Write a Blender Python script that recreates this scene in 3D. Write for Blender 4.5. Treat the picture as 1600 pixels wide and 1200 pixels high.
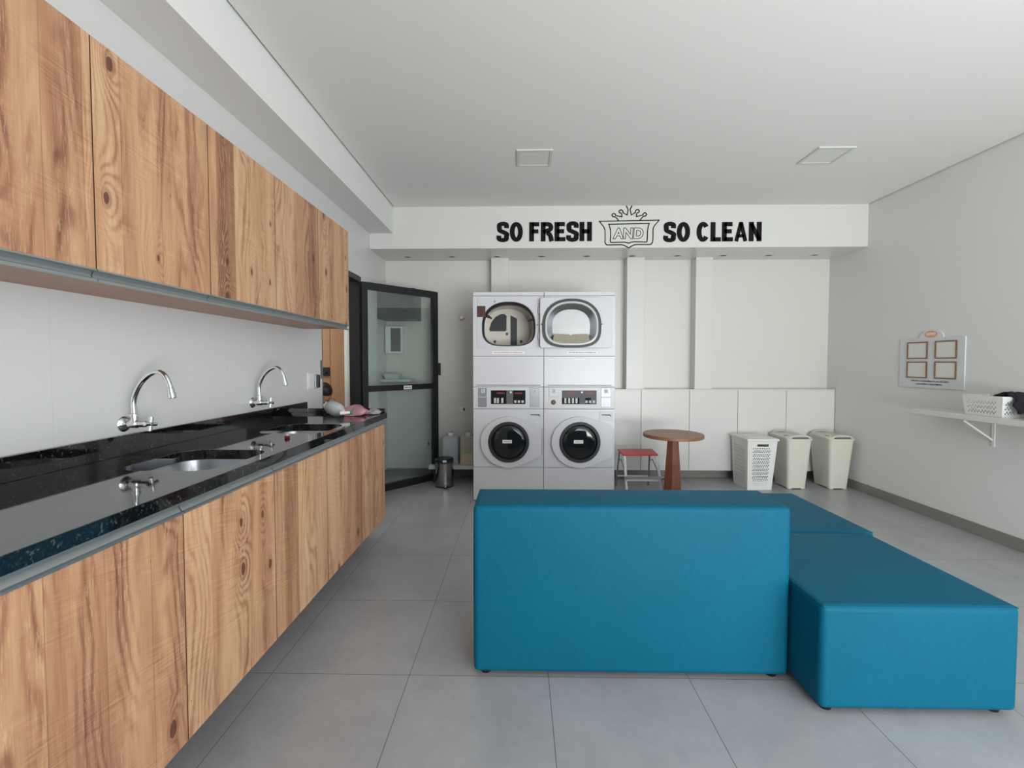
import bpy, bmesh, math, random
from mathutils import Vector, Matrix
random.seed(7)
for o in list(bpy.data.objects): bpy.data.objects.remove(o, do_unlink=True)
SC = bpy.context.scene
COL = SC.collection
PI = math.pi

# ------------------------------------------------------------------ camera
F_PX, CX, CY, PITCH, YAW, EYE = 694.88, 798.9, 590.2, 0.0330, -0.0188, 1.349
cd = bpy.data.cameras.new('camera'); cam = bpy.data.objects.new('camera', cd); COL.objects.link(cam)
cd.sensor_fit = 'HORIZONTAL'; cd.sensor_width = 36.0
cd.lens = F_PX * 36.0 / 1600.0
cd.shift_x = (800 - CX) / 1600.0
cd.shift_y = -(600 - CY) / 1600.0
cd.clip_start = 0.05
cam.location = (0, 0, EYE)
cam.rotation_euler = (PI/2 - PITCH, 0, -YAW)
SC.camera = cam

# ------------------------------------------------------------------ world, daylight, exposure
SC.view_settings.view_transform = 'Standard'
SC.view_settings.look = 'None'
SC.view_settings.gamma = 1.0
SC.view_settings.use_curve_mapping = False
SC.view_settings.exposure = 0.0
w = bpy.data.worlds.new('sky'); SC.world = w; w.use_nodes = True
w.node_tree.nodes['Background'].inputs['Color'].default_value = (0.90, 0.95, 1.0, 1)
w.node_tree.nodes['Background'].inputs['Strength'].default_value = 1.0

def area(name, loc, rot, sx, sy, energy, color):
    l = bpy.data.lights.new(name, 'AREA'); l.shape = 'RECTANGLE'; l.size = sx; l.size_y = sy
    l.energy = energy; l.color = color
    o = bpy.data.objects.new(name, l); COL.objects.link(o); o.location = loc; o.rotation_euler = rot
    return o
# daylight entering by the wide glazed opening behind the camera
area('daylight_opening', (2.05, -1.75, 1.42), (PI/2, 0, 0), 2.7, 2.5, 118, (0.90, 0.95, 1.0))
# unseen fill light added outside, aimed up as paving bounce to brighten the ceiling
area('ceiling_fill', (2.05, -2.9, 0.15), (math.radians(120), 0, 0), 4.2, 1.8, 300, (1.0, 0.985, 0.955))
# unseen fill light added to brighten the corridor beyond the left doorway
area('corridor_fill', (-2.5, 3.9, 2.42), (0, 0, 0), 0.5, 0.5, 14, (1.0, 0.93, 0.84))

# ------------------------------------------------------------------ node helpers
class NT:
    def __init__(s, name):
        s.m = bpy.data.materials.new(name); s.m.use_nodes = True
        s.t = s.m.node_tree; s.b = s.t.nodes['Principled BSDF']
    def n(s, typ, **k):
        n = s.t.nodes.new(typ)
        for a, v in k.items(): setattr(n, a, v)
        return n
    def put(s, sock, v):
        if hasattr(v, 'is_output') or isinstance(v, bpy.types.NodeSocket): s.t.links.new(v, sock)
        else:
            if isinstance(v, (tuple, list)) and len(v) == 3 and len(sock.default_value) == 4: v = tuple(v) + (1,)
            sock.default_value = v
    def math(s, op, a, b=0.0, c=None, clamp=False):
        n = s.n('ShaderNodeMath', operation=op); n.use_clamp = clamp
        s.put(n.inputs[0], a); s.put(n.inputs[1], b)
        if c is not None: s.put(n.inputs[2], c)
        return n.outputs[0]
    def vec(s, x, y, z):
        n = s.n('ShaderNodeCombineXYZ')
        for i, v in enumerate((x, y, z)): s.put(n.inputs[i], v)
        return n.outputs[0]
    def pos(s):
        g = s.n('ShaderNodeNewGeometry'); q = s.n('ShaderNodeSeparateXYZ'); s.t.links.new(g.outputs['Position'], q.inputs[0])
        return q.outputs[0], q.outputs[1], q.outputs[2]
    def noise(s, v, scale=1.0, detail=2.0, rough=0.5, dist=0.0):
        n = s.n('ShaderNodeTexNoise'); s.put(n.inputs['Vector'], v); n.inputs['Scale'].default_value = scale
        n.inputs['Detail'].default_value = detail; n.inputs['Roughness'].default_value = rough; n.inputs['Distortion'].default_value = dist
        return n.outputs['Fac']
    def ramp(s, f, stops):
        n = s.n('ShaderNodeValToRGB'); s.put(n.inputs[0], f); e = n.color_ramp.elements
        while len(e) < len(stops): e.new(0.5)
        for i, (p, c) in enumerate(stops):
            e[i].position = p; e[i].color = (c, c, c, 1) if isinstance(c, (int, float)) else tuple(c) + (1,)
        return n.outputs[0]
    def mix(s, f, a, b, mode='MIX'):
        n = s.n('ShaderNodeMix', data_type='RGBA', blend_type=mode)
        s.put(n.inputs[0], f); s.put(n.inputs[6], a); s.put(n.inputs[7], b)
        return n.outputs[2]
    def base(s, col=None, rough=None, metal=None, **k):
        if col is not None: s.put(s.b.inputs['Base Color'], col)
        if rough is not None: s.put(s.b.inputs['Roughness'], rough)
        if metal is not None: s.put(s.b.inputs['Metallic'], metal)
        for a, v in k.items(): s.put(s.b.inputs[a.replace('_', ' ')], v)
        return s.m
    def bump(s, h, strength=0.2, dist=0.01):
        n = s.n('ShaderNodeBump'); s.put(n.inputs['Height'], h)
        n.inputs['Strength'].default_value = strength; n.inputs['Distance'].default_value = dist
        s.t.links.new(n.outputs[0], s.b.inputs['Normal'])

def srgb(r, g, b):
    return tuple((c/255/12.92 if c/255 <= 0.04045 else ((c/255+0.055)/1.055)**2.4) for c in (r, g, b))

def plain(name, col, rough=0.5, metal=0.0, vary=0.03, scale=6.0, **k):
    t = NT(name)
    f = t.noise(t.vec(*t.pos()), scale, 3.0)
    c2 = tuple(max(0.0, c*(1-vary*2)) for c in col)
    return t.base(t.mix(f, c2, col), rough, metal, **k)

# ------------------------------------------------------------------ materials
M = {}
def wall_tile(name, axis, col, joint):
    t = NT(name); x, y, z = t.pos()
    u = x if axis == 'x' else y
    def line(c, pitch, off, wd):
        a = t.math('FRACT', t.math('DIVIDE', t.math('SUBTRACT', c, off), pitch))
        a = t.math('ABSOLUTE', t.math('SUBTRACT', a, 0.5))
        return t.math('GREATER_THAN', a, 0.5 - wd/pitch/2)
    g = t.math('MAXIMUM', line(u, 0.608 if axis == 'x' else 0.9, (1.471 if axis != 'x' else 1.471), 0.002), line(z, 0.305 if axis == 'x' else 0.9, 1.191 if axis == 'x' else 0.893, 0.002))
    c = t.mix(g, col, joint)
    m = t.base(c, 0.32)
    return m
M['back_tile'] = wall_tile('back_wall_tile', 'x', srgb(219, 217, 211), srgb(209, 207, 200))
M['left_tile'] = wall_tile('left_wall_tile', 'y', srgb(218, 219, 219), srgb(208, 209, 207))
M['paint'] = plain('white_wall_paint', srgb(224, 224, 221), 0.6, vary=0.01, scale=2)
M['ceil'] = plain('white_ceiling_paint', srgb(229, 230, 227), 0.8, vary=0.01, scale=1.5)
M['gloss_white'] = plain('white_lacquer', srgb(217, 218, 214), 0.3, vary=0.01)

def floor_mat():
    t = NT('grey_porcelain_tile'); x, y, z = t.pos()
    def line(c, off, wd=0.0028):
        a = t.math('FRACT', t.math('DIVIDE', t.math('SUBTRACT', c, off), 0.6))
        a = t.math('ABSOLUTE', t.math('SUBTRACT', a, 0.5))
        return t.math('GREATER_THAN', a, 0.5 - wd/0.6/2)
    g = t.math('MAXIMUM', line(x, -0.4756), line(y, 1.8725))
    cell = t.n('ShaderNodeTexWhiteNoise', noise_dimensions='2D')
    t.put(cell.inputs['Vector'], t.vec(t.math('FLOOR', t.math('DIVIDE', t.math('ADD', x, 0.4756), 0.6)), t.math('FLOOR', t.math('DIVIDE', t.math('SUBTRACT', y, 1.8725), 0.6)), 0.0))
    f = t.noise(t.vec(x, y, z), 3.5, 5.0, 0.6, 0.4)
    f2 = t.noise(t.vec(x, y, z), 22.0, 4.0, 0.6)
    f = t.math('ADD', t.math('MULTIPLY', f, 0.7), t.math('MULTIPLY', f2, 0.3))
    c = t.ramp(f, [(0.3, srgb(156, 157, 160)), (0.7, srgb(176, 177, 180))])
    c = t.mix(t.math('MULTIPLY', cell.outputs['Value'], 0.14), c, srgb(146, 145, 143))
    c = t.mix(g, c, srgb(92, 91, 90))
    t.base(c, t.math('ADD', t.math('MULTIPLY', f2, 0.12), 0.26))
    t.bump(t.math('SUBTRACT', 1.0, g), 0.25, 0.002)
    return t.m
M['floor'] = floor_mat()
M['base_tile'] = plain('grey_skirting_tile', srgb(136, 133, 128), 0.35, vary=0.05)

def wood_mat(name, u_axis='y', hue=0.0, seed=0.0):
    t = NT(name); x, y, z = t.pos()
    u = {'y': y, 'x': x}[u_axis]; u = t.math('ADD', u, seed)
    uw = t.math('ADD', u, t.math('MULTIPLY', t.math('SUBTRACT', t.noise(t.vec(u, t.math('MULTIPLY', z, 0.6), seed), 3.0, 1.0), 0.5), 0.004))
    pk = t.n('ShaderNodeTexVoronoi', voronoi_dimensions='1D'); pk.inputs['Scale'].default_value = 7.5
    pk.inputs['Randomness'].default_value = 0.75; t.put(pk.inputs['W'], uw)
    sp = t.n('ShaderNodeSeparateColor'); t.put(sp.inputs[0], pk.outputs['Color'])
    tone, tone2 = sp.outputs[0], sp.outputs[1]
    # knots: sparse cells, stretched along the grain
    kn = t.n('ShaderNodeTexVoronoi', voronoi_dimensions='2D'); kn.inputs['Scale'].default_value = 1.0
    t.put(kn.inputs['Vector'], t.vec(t.math('MULTIPLY', u, 6.0), t.math('MULTIPLY', z, 3.0), 0.0))
    ks = t.n('ShaderNodeSeparateColor'); t.put(ks.inputs[0], kn.outputs['Color'])
    has = t.math('GREATER_THAN', ks.outputs[0], 0.62)
    size = t.math('ADD', t.math('MULTIPLY', ks.outputs[1], 0.05), 0.028)
    d = kn.outputs['Distance']
    swirl = t.math('MULTIPLY', t.math('POWER', 2.718, t.math('MULTIPLY', t.math('MULTIPLY', d, d), -14.0)), has)
    # long warped growth rings
    warp = t.noise(t.vec(t.math('MULTIPLY', u, 5.0), t.math('MULTIPLY', z, 0.9), tone), 1.0, 2.0, 0.45, 0.3)
    ph = t.math('ADD', t.math('MULTIPLY', u, 150.0), t.math('MULTIPLY', warp, 75.0))
    ph = t.math('ADD', ph, t.math('MULTIPLY', swirl, 26.0))
    ph = t.math('ADD', ph, t.math('MULTIPLY', t.noise(t.vec(t.math('MULTIPLY', u, 30.0), t.math('MULTIPLY', z, 18.0), 0.0), 1.0, 2.0), 1.6))
    ring = t.math('POWER', t.math('ADD', t.math('MULTIPLY', t.math('SINE', ph), 0.5), 0.5), 2.0)
    amp = t.ramp(t.noise(t.vec(t.math('MULTIPLY', u, 14.0), t.math('MULTIPLY', z, 1.1), 3.0), 1.0, 2.0), [(0.42, 0.08), (0.62, 1.0)])
    ring = t.math('MULTIPLY', ring, amp)
    fib = t.noise(t.vec(t.math('MULTIPLY', u, 260.0), t.math('MULTIPLY', z, 7.0), 0.0), 1.0, 3.0, 0.6)
    broad = t.noise(t.vec(t.math('MULTIPLY', u, 16.0), t.math('MULTIPLY', z, 1.3), 1.0), 1.0, 3.0, 0.6, 0.3)
    saw = t.noise(t.vec(t.math('MULTIPLY', u, 9.0), t.math('ADD', t.math('MULTIPLY', z, 170.0), t.math('MULTIPLY', u, 28.0)), 2.0), 1.0, 2.0, 0.6)
    sawm = t.ramp(t.noise(t.vec(t.math('MULTIPLY', u, 6.0), t.math('MULTIPLY', z, 5.0), 6.0), 1.0, 2.0), [(0.42, 0.0), (0.62, 1.0)])
    f = t.math('ADD', t.math('MULTIPLY', tone, 0.42), t.math('MULTIPLY', t.math('SUBTRACT', broad, 0.06), 0.85))
    f = t.math('ADD', f, t.math('MULTIPLY', t.math('SUBTRACT', fib, 0.5), 0.30))
    f = t.math('ADD', f, t.math('MULTIPLY', ring, 0.30))
    f = t.math('ADD', f, t.math('MULTIPLY', t.math('MULTIPLY', t.math('SUBTRACT', saw, 0.5), sawm), 0.60))
    c = t.ramp(f, [(0.25, srgb(218, 184, 146)), (0.50, srgb(200, 158, 119)), (0.74, srgb(168, 122, 90)), (1.0, srgb(116, 72, 52))])
    c = t.mix(t.math('MULTIPLY', tone2, 0.30), c, srgb(176, 126, 102))
    # light rubbed fibres along the rings
    hl = t.math('MULTIPLY', t.math('GREATER_THAN', t.noise(t.vec(t.math('MULTIPLY', u, 240.0), t.math('MULTIPLY', z, 20.0), 9.0), 1.0, 3.0, 0.6), 0.58), amp)
    c = t.mix(t.math('MULTIPLY', hl, 0.35), c, srgb(222, 194, 160))
    # dark plank joints, small pits and knots
    edge = t.n('ShaderNodeTexVoronoi', voronoi_dimensions='1D', feature='DISTANCE_TO_EDGE'); edge.inputs['Scale'].default_value = 7.5
    edge.inputs['Randomness'].default_value = 0.75; t.put(edge.inputs['W'], uw)
    ej = t.math('MULTIPLY', t.math('LESS_THAN', edge.outputs['Distance'], 0.010), 0.35)
    c = t.mix(ej, c, srgb(112, 66, 44))
    wob = t.math('ADD', d, t.math('MULTIPLY', t.math('SUBTRACT', t.noise(t.vec(t.math('MULTIPLY', u, 60.0), t.math('MULTIPLY', z, 60.0), 0.0), 1.0, 2.0), 0.5), 0.035))
    kf = t.math('MULTIPLY', t.math('LESS_THAN', wob, size), has)
    kh = t.math('MULTIPLY', t.math('MULTIPLY', t.math('LESS_THAN', wob, t.math('MULTIPLY', size, 1.9)), has), 0.35)
    c = t.mix(kh, c, srgb(140, 88, 60))
    c = t.mix(t.math('MULTIPLY', kf, 0.85), c, srgb(86, 50, 38))
    pit = t.math('GREATER_THAN', t.noise(t.vec(t.math('MULTIPLY', u, 75.0), t.math('MULTIPLY', z, 26.0), 4.0), 1.0, 1.0), 0.80)
    c = t.mix(t.math('MULTIPLY', pit, 0.7), c, srgb(96, 56, 38))
    t.base(c, 0.5)
    t.bump(t.math('ADD', fib, t.math('MULTIPLY', ring, 0.6)), 0.08, 0.002)
    return t.m
M['wood'] = wood_mat('reclaimed_pine_laminate', 'y', seed=3.1)
def simple_wood(name, c1, c2, c3, axis=2, rough=0.4, k=1.0):
    t = NT(name); p = list(t.pos())
    v = [t.math('MULTIPLY', q, 45.0*k if i != axis else 3.0*k) for i, q in enumerate(p)]
    f = t.noise(t.vec(*v), 1.0, 4.0, 0.6, 0.4)
    v2 = [t.math('MULTIPLY', q, 9.0*k if i != axis else 1.0*k) for i, q in enumerate(p)]
    f2 = t.noise(t.vec(*v2), 1.0, 2.0)
    f = t.math('ADD', t.math('MULTIPLY', f, 0.6), t.math('MULTIPLY', f2, 0.4))
    return t.base(t.ramp(f, [(0.3, c1), (0.5, c2), (0.7, c3)]), rough)
M['under_wood'] = simple_wood('cabinet_underside_wood', srgb(160, 112, 88), srgb(176, 130, 103), srgb(188, 144, 116), axis=1)
M['table_wood'] = simple_wood('table_wood', srgb(118, 80, 58), srgb(138, 96, 70), srgb(152, 110, 82), axis=0)
M['leg_wood'] = simple_wood('pedestal_wood', srgb(112, 66, 46), srgb(130, 78, 54), srgb(144, 90, 62), axis=2)
M['door_wood'] = simple_wood('corridor_door_wood', srgb(172, 134, 104), srgb(182, 143, 112), srgb(190, 152, 120), axis=2)

def granite():
    t = NT('black_granite'); v = t.vec(*t.pos())
    a = t.noise(v, 120.0, 3.0, 0.6); b = t.noise(v, 45.0, 3.0, 0.7)
    f = t.math('MULTIPLY', t.ramp(a, [(0.52, 0.0), (0.68, 1.0)]), t.ramp(b, [(0.42, 0.05), (0.62, 1.0)]))
    return t.base(t.mix(f, (0.004, 0.004, 0.005), (0.075, 0.082, 0.07)), 0.045, None, Specular_IOR_Level=0.8, IOR=1.62)
M['granite'] = granite()

def brushed(name, col, rough):
    t = NT(name); x, y, z = t.pos()
    f = t.noise(t.vec(t.math('MULTIPLY', x, 300.0), t.math('MULTIPLY', y, 6.0), t.math('MULTIPLY', z, 300.0)), 1.0, 2.0)
    return t.base(col, t.math('ADD', t.math('MULTIPLY', f, 0.12), rough), 1.0)
M['alu'] = brushed('anodised_aluminium', (0.50, 0.54, 0.55), 0.38)
M['steel'] = brushed('brushed_steel', (0.40, 0.41, 0.44), 0.24)
M['chrome'] = plain('chrome', (0.80, 0.81, 0.83), 0.07, 1.0)
M['dark_metal'] = plain('dark_metal', (0.06, 0.06, 0.065), 0.35, 0.8)
M['black'] = plain('black_powder_coat', (0.010, 0.010, 0.013), 0.38)
M['black_plastic'] = plain('black_plastic', (0.008, 0.008, 0.01), 0.3)
M['enamel'] = plain('white_enamel', srgb(208, 209, 213), 0.28, vary=0.005)
M['enamel2'] = plain('white_moulded_plastic', srgb(205, 206, 210), 0.35, vary=0.005)
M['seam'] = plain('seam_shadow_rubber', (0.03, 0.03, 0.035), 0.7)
M['panel_grey'] = plain('grey_control_panel', srgb(104, 104, 108), 0.6, **{'Specular_IOR_Level': 0.2})
M['panel_black'] = plain('black_control_panel', (0.008, 0.009, 0.009), 0.6, **{'Specular_IOR_Level': 0.15})
M['steel_plate'] = plain('stamped_steel_plate', srgb(150, 152, 158), 0.35, 0.6, vary=0.15, scale=60)
M['key_white'] = plain('pale_key', srgb(200, 202, 200), 0.5)
M['red_led'] = plain('red_print', srgb(190, 70, 60), 0.5)
M['rubber'] = plain('black_gasket_rubber', (0.018, 0.02, 0.024), 0.45)
M['drum'] = plain('polished_drum_steel', (0.42, 0.44, 0.44), 0.28, 1.0)
M['beige_plate'] = plain('beige_drum_backplate', srgb(226, 218, 204), 0.4)
M['lint'] = plain('lint_screen_mesh', srgb(158, 152, 136), 0.6)
M['plastic_beige'] = plain('beige_hamper_plastic', srgb(214, 213, 200), 0.45, vary=0.01)
M['plastic_white'] = plain('white_hamper_plastic', srgb(228, 229, 225), 0.42, vary=0.01)
M['red'] = plain('red_vinyl', srgb(205, 40, 40), 0.4, vary=0.08)
M['white_metal'] = plain('white_painted_steel', srgb(232, 230, 228), 0.3)
M['grey_metal'] = plain('grey_painted_steel', srgb(150, 152, 150), 0.35, 0.5)
M['ink'] = plain('black_vinyl_lettering', (0.006, 0.005, 0.007), 0.7, **{'Specular_IOR_Level': 0.2})
M['ink_grey'] = plain('grey_vinyl_line', (0.02, 0.02, 0.024), 0.7, **{'Specular_IOR_Level': 0.2})
M['copper'] = plain('copper_frame', srgb(140, 96, 76), 0.45, 0.1)
M['paper'] = plain('blank_paper', srgb(228, 226, 215), 0.6)
M['orange'] = plain('orange_print', srgb(226, 158, 120), 0.5)
M['frost'] = plain('frosted_acrylic', srgb(214, 218, 220), 0.3, vary=0.02)
M['socket'] = plain('white_socket_plastic', srgb(235, 235, 232), 0.3)
M['skin'] = plain('skin', srgb(186, 136, 106), 0.5, vary=0.05)
M['hair'] = plain('dark_hair', srgb(38, 24, 18), 0.5, vary=0.2, scale=60)
M['trouser'] = plain('dark_trousers', srgb(48, 52, 66), 0.8)
M['diffuser'] = plain('lamp_diffuser', srgb(224, 226, 222), 0.5, vary=0.02)
M['lamp_frame'] = plain('lamp_frame', srgb(208, 210, 206), 0.45)
M['socket_hole'] = plain('dark_socket', (0.03, 0.03, 0.03), 0.5)
M['cyan_cloth'] = plain('light_blue_cloth', srgb(120, 178, 200), 0.8, vary=0.15, scale=20)
M['navy_cloth'] = plain('dark_navy_cloth', srgb(26, 20, 36), 0.9, vary=0.25, scale=30)
M['green'] = plain('green_plastic', srgb(22, 150, 60), 0.35)
M['blue_band'] = plain('blue_liner', srgb(30, 80, 110), 0.4)
M['gap_shade'] = plain('painted_gap_shade', srgb(84, 54, 40), 0.6)  # shade of the door gaps as a dark brown colour
M['dark_grey'] = plain('dark_grey_laminate', srgb(72, 80, 82), 0.4)
M['panel_frame_white'] = plain('white_frame', srgb(235, 236, 234), 0.3)
M['maroon'] = plain('maroon_scrap', srgb(96, 36, 44), 0.5)
M['pink_scrap'] = plain('pink_scrap', srgb(224, 170, 165), 0.5)

def fabric():
    t = NT('teal_upholstery'); x, y, z = t.pos()
    wv = t.noise(t.vec(t.math('MULTIPLY', x, 90.0), t.math('MULTIPLY', y, 90.0), t.math('MULTIPLY', z, 30.0)), 1.0, 3.0, 0.6)
    f = t.noise(t.vec(x, y, z), 2.5, 3.0)
    f = t.math('ADD', t.math('MULTIPLY', wv, 0.5), t.math('MULTIPLY', f, 0.5))
    c = t.ramp(f, [(0.3, srgb(0, 84, 108)), (0.7, srgb(0, 94, 121))])
    t.base(c, 0.55)
    t.put(t.b.inputs['Specular IOR Level'], 0.16)
    th = t.n('ShaderNodeTexMagic'); 
    w1 = t.math('SINE', t.math('MULTIPLY', t.math('ADD', x, y), 2600.0)); w2 = t.math('SINE', t.math('MULTIPLY', z, 2600.0))
    t.bump(t.math('ADD', wv, t.math('MULTIPLY', t.math('MULTIPLY', w1, w2), 0.12)), 0.10, 0.002)
    return t.m
M['teal'] = fabric()

def glass(name, tint, ior=0.04):
    # thin architectural pane: clear transmission with a Fresnel mirror on top
    t = NT(name); t.t.nodes.remove(t.b)
    tr = t.n('ShaderNodeBsdfTransparent'); tr.inputs[0].default_value = tuple(tint) + (1,)
    gl = t.n('ShaderNodeBsdfGlossy'); gl.inputs['Roughness'].default_value = 0.0; gl.inputs['Color'].default_value = (1, 1, 1, 1)
    lw_ = t.n('ShaderNodeLayerWeight'); lw_.inputs['Blend'].default_value = 0.5
    f = t.math('ADD', ior, t.math('MULTIPLY', t.math('POWER', lw_.outputs['Facing'], 5.0), 1.0-ior))
    f = t.math('MULTIPLY', f, t.math('ADD', 1.0, t.math('MULTIPLY', t.noise(t.vec(*t.pos()), 2.0), 0.1)))
    mx = t.n('ShaderNodeMixShader'); t.put(mx.inputs[0], f); t.t.links.new(tr.outputs[0], mx.inputs[1]); t.t.links.new(gl.outputs[0], mx.inputs[2])
    out = [n for n in t.t.nodes if n.type == 'OUTPUT_MATERIAL'][0]; t.t.links.new(mx.outputs[0], out.inputs[0])
    return t.m
M['glass'] = glass('tinted_door_glass', (0.90, 0.945, 0.93), 0.10)
M['clear'] = glass('window_glass', (0.97, 0.99, 0.98))
M['dark_glass'] = plain('dark_porthole_glass', (0.012, 0.014, 0.016), 0.05)
def milky(name, col, tr=0.5, rough=0.35):
    t = NT(name)
    f = t.noise(t.vec(*t.pos()), 8.0, 2.0)
    t.base(t.mix(f, tuple(c*0.94 for c in col), col), rough)
    t.put(t.b.inputs['Transmission Weight'], tr); t.put(t.b.inputs['IOR'], 1.3)
    return t.m
M['milky_blue'] = milky('milky_plastic', srgb(205, 216, 220), 0.35)
M['milky_yellow'] = milky('yellowed_milky_plastic', srgb(214, 212, 190), 0.35)
M['liquid'] = plain('pale_liquid_seen_in_can', srgb(206, 188, 166), 0.4)
M['bottle'] = milky('milky_bottle_plastic', srgb(228, 231, 236), 0.08)
M['pink'] = milky('pink_plastic_film', srgb(216, 160, 168), 0.15, 0.2)
M['clear_film'] = milky('clear_plastic_film', srgb(222, 222, 226), 0.6, 0.2)
def shirt():
    t = NT('patterned_shirt'); x, y, z = t.pos()
    n = t.noise(t.vec(x, y, z), 42.0, 2.0)
    return t.base(t.ramp(n, [(0.42, srgb(62, 62, 68)), (0.5, srgb(214, 212, 208))]), 0.8)
M['shirt'] = shirt()

# ------------------------------------------------------------------ mesh helpers
class MB:
    def __init__(s): s.bm = bmesh.new()
    def box(s, x0, x1, y0, y1, z0, z1, mat=None):
        vs = [s.bm.verts.new(p) for p in ((x0,y0,z0),(x1,y0,z0),(x1,y1,z0),(x0,y1,z0),(x0,y0,z1),(x1,y0,z1),(x1,y1,z1),(x0,y1,z1))]
        for f in ((0,3,2,1),(4,5,6,7),(0,1,5,4),(1,2,6,5),(2,3,7,6),(3,0,4,7)): s.bm.faces.new([vs[i] for i in f])
        if mat is not None:
            for v in vs: v.co = mat @ v.co
        return s
    def loft(s, rings, caps=True, closed=True):
        R = [[s.bm.verts.new(p) for p in r] for r in rings]; n = len(R[0])
        for a, b in zip(R, R[1:]):
            for i in range(n if closed else n-1):
                j = (i+1) % n
                try: s.bm.faces.new((a[i], a[j], b[j], b[i]))
                except ValueError: pass
        if caps:
            s.bm.faces.new(list(reversed(R[0]))); s.bm.faces.new(R[-1])
        return s
    def tube(s, pts, rad, seg=12, caps=True):
        pts = [Vector(p) for p in pts]; n = len(pts)
        rad = rad if isinstance(rad, (list, tuple)) else [rad]*n
        rings = []; up = None
        for i, p in enumerate(pts):
            t = (pts[min(i+1, n-1)] - pts[max(i-1, 0)]).normalized()
            if up is None:
                up = Vector((0,0,1)) if abs(t.z) < 0.9 else Vector((1,0,0))
            a = t.cross(up).normalized(); up = a.cross(t).normalized()
            rings.append([p + (a*math.cos(k*2*PI/seg) + up*math.sin(k*2*PI/seg))*rad[i] for k in range(seg)])
        return s.loft(rings, caps)
    def lathe(s, prof, seg=32, c=(0,0,0), axis='z', caps=True):
        c = Vector(c); rings = []
        for r, h in prof:
            ring = []
            for k in range(seg):
                a = k*2*PI/seg; p, q = r*math.cos(a), r*math.sin(a)
                if axis == 'z': v = Vector((p, q, h))
                elif axis == 'y': v = Vector((q, h, p))
                else: v = Vector((h, p, q))
                ring.append(c + v)
            rings.append(ring)
        return s.loft(rings, caps)
    def prism(s, poly, axis, a0, a1):
        """poly in the two other axes; axis 'y': (x,z), 'x': (y,z), 'z': (x,y)"""
        def P(p, a):
            return {'y': (p[0], a, p[1]), 'x': (a, p[0], p[1]), 'z': (p[0], p[1], a)}[axis]
        return s.loft([[P(p, a0) for p in poly], [P(p, a1) for p in poly]])
    def shape(s, outer, holes, axis, a0, a1):
        """flat plate with holes, filled as a 2D curve and given thickness"""
        cu = bpy.data.curves.new('tmp', 'CURVE'); cu.dimensions = '2D'; cu.fill_mode = 'BOTH'; cu.extrude = abs(a1-a0)/2
        for pl in [outer] + list(holes):
            sp = cu.splines.new('POLY'); sp.points.add(len(pl)-1); sp.use_cyclic_u = True
            for q, p in zip(sp.points, pl): q.co = (p[0], p[1], 0, 1)
        ob = bpy.data.objects.new('tmp', cu); COL.objects.link(ob)
        dg = bpy.context.evaluated_depsgraph_get(); dg.update()
        me = bpy.data.meshes.new_from_object(ob.evaluated_get(dg)); c = (a0+a1)/2
        n0 = len(s.bm.verts); s.bm.from_mesh(me); s.bm.verts.ensure_lookup_table()
        for v in s.bm.verts[n0:]:
            p, q, h = v.co
            v.co = {'y': (p, c+h, q), 'x': (c+h, p, q), 'z': (p, q, c+h)}[axis]
        bpy.data.objects.remove(ob); bpy.data.curves.remove(cu); bpy.data.meshes.remove(me)
        return s
    def xf(s, mat):
        for v in s.bm.verts: v.co = mat @ v.co
        return s
    def build(s, name, mat, parent=None, bevel=0.0, seg=2, smooth=True, sub=0):
        bmesh.ops.remove_doubles(s.bm, verts=s.bm.verts, dist=1e-6)
        bmesh.ops.recalc_face_normals(s.bm, faces=s.bm.faces)
        me = bpy.data.meshes.new(name); s.bm.to_mesh(me); s.bm.free()
        me.materials.append(M[mat] if isinstance(mat, str) else mat)
        o = bpy.data.objects.new(name, me); COL.objects.link(o)
        if smooth:
            for p in me.polygons: p.use_smooth = True
            me.set_sharp_from_angle(angle=math.radians(35))
        if bevel:
            b = o.modifiers.new('bevel', 'BEVEL'); b.width = bevel; b.segments = seg; b.limit_method = 'ANGLE'; b.angle_limit = math.radians(30)
            b.harden_normals = True
        if sub:
            q = o.modifiers.new('sub', 'SUBSURF'); q.levels = sub; q.render_levels = sub
        if parent is not None: adopt(o, parent)
        return o

def wmat(o):
    m = o.matrix_basis.copy()
    p = o.parent
    while p is not None: m = p.matrix_basis @ m; p = p.parent
    return m
def adopt(o, parent):
    """meshes are written in world coordinates: keep them there under their parent"""
    o.parent = parent; o.matrix_parent_inverse = Matrix()
    inv = wmat(parent).inverted()
    if o.type == 'MESH':
        o.data.transform(inv)
def thing(name, label, cat, loc=(0,0,0), group=None):
    o = bpy.data.objects.new(name, None); COL.objects.link(o); o.location = loc; o.empty_display_size = 0.1
    return tag(o, label, cat, group)
def tag(o, label, cat, group=None):
    o['label'] = label; o['category'] = cat
    if group: o['group'] = group
    return o
def struct(o): o['kind'] = 'structure'; return o
def clone(o, dx, dy=0, dz=0):
    r = o.copy(); COL.objects.link(r); r.location = Vector(o.location) + Vector((dx, dy, dz))
    for ch in list(o.children):
        c = ch.copy(); COL.objects.link(c); c.parent = r
        for g in list(ch.children):
            d = g.copy(); COL.objects.link(d); d.parent = c
    return r
def rrect(x0, x1, y0, y1, r, n=6):
    out = []
    for cx, cy, a0 in ((x1-r, y1-r, 0), (x0+r, y1-r, 90), (x0+r, y0+r, 180), (x1-r, y0+r, 270)):
        for k in range(n+1):
            a = math.radians(a0 + 90*k/n); out.append((cx + r*math.cos(a), cy + r*math.sin(a)))
    return out
def circ(cx, cy, r, n=32): return [(cx + r*math.cos(k*2*PI/n), cy + r*math.sin(k*2*PI/n)) for k in range(n)]
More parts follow.
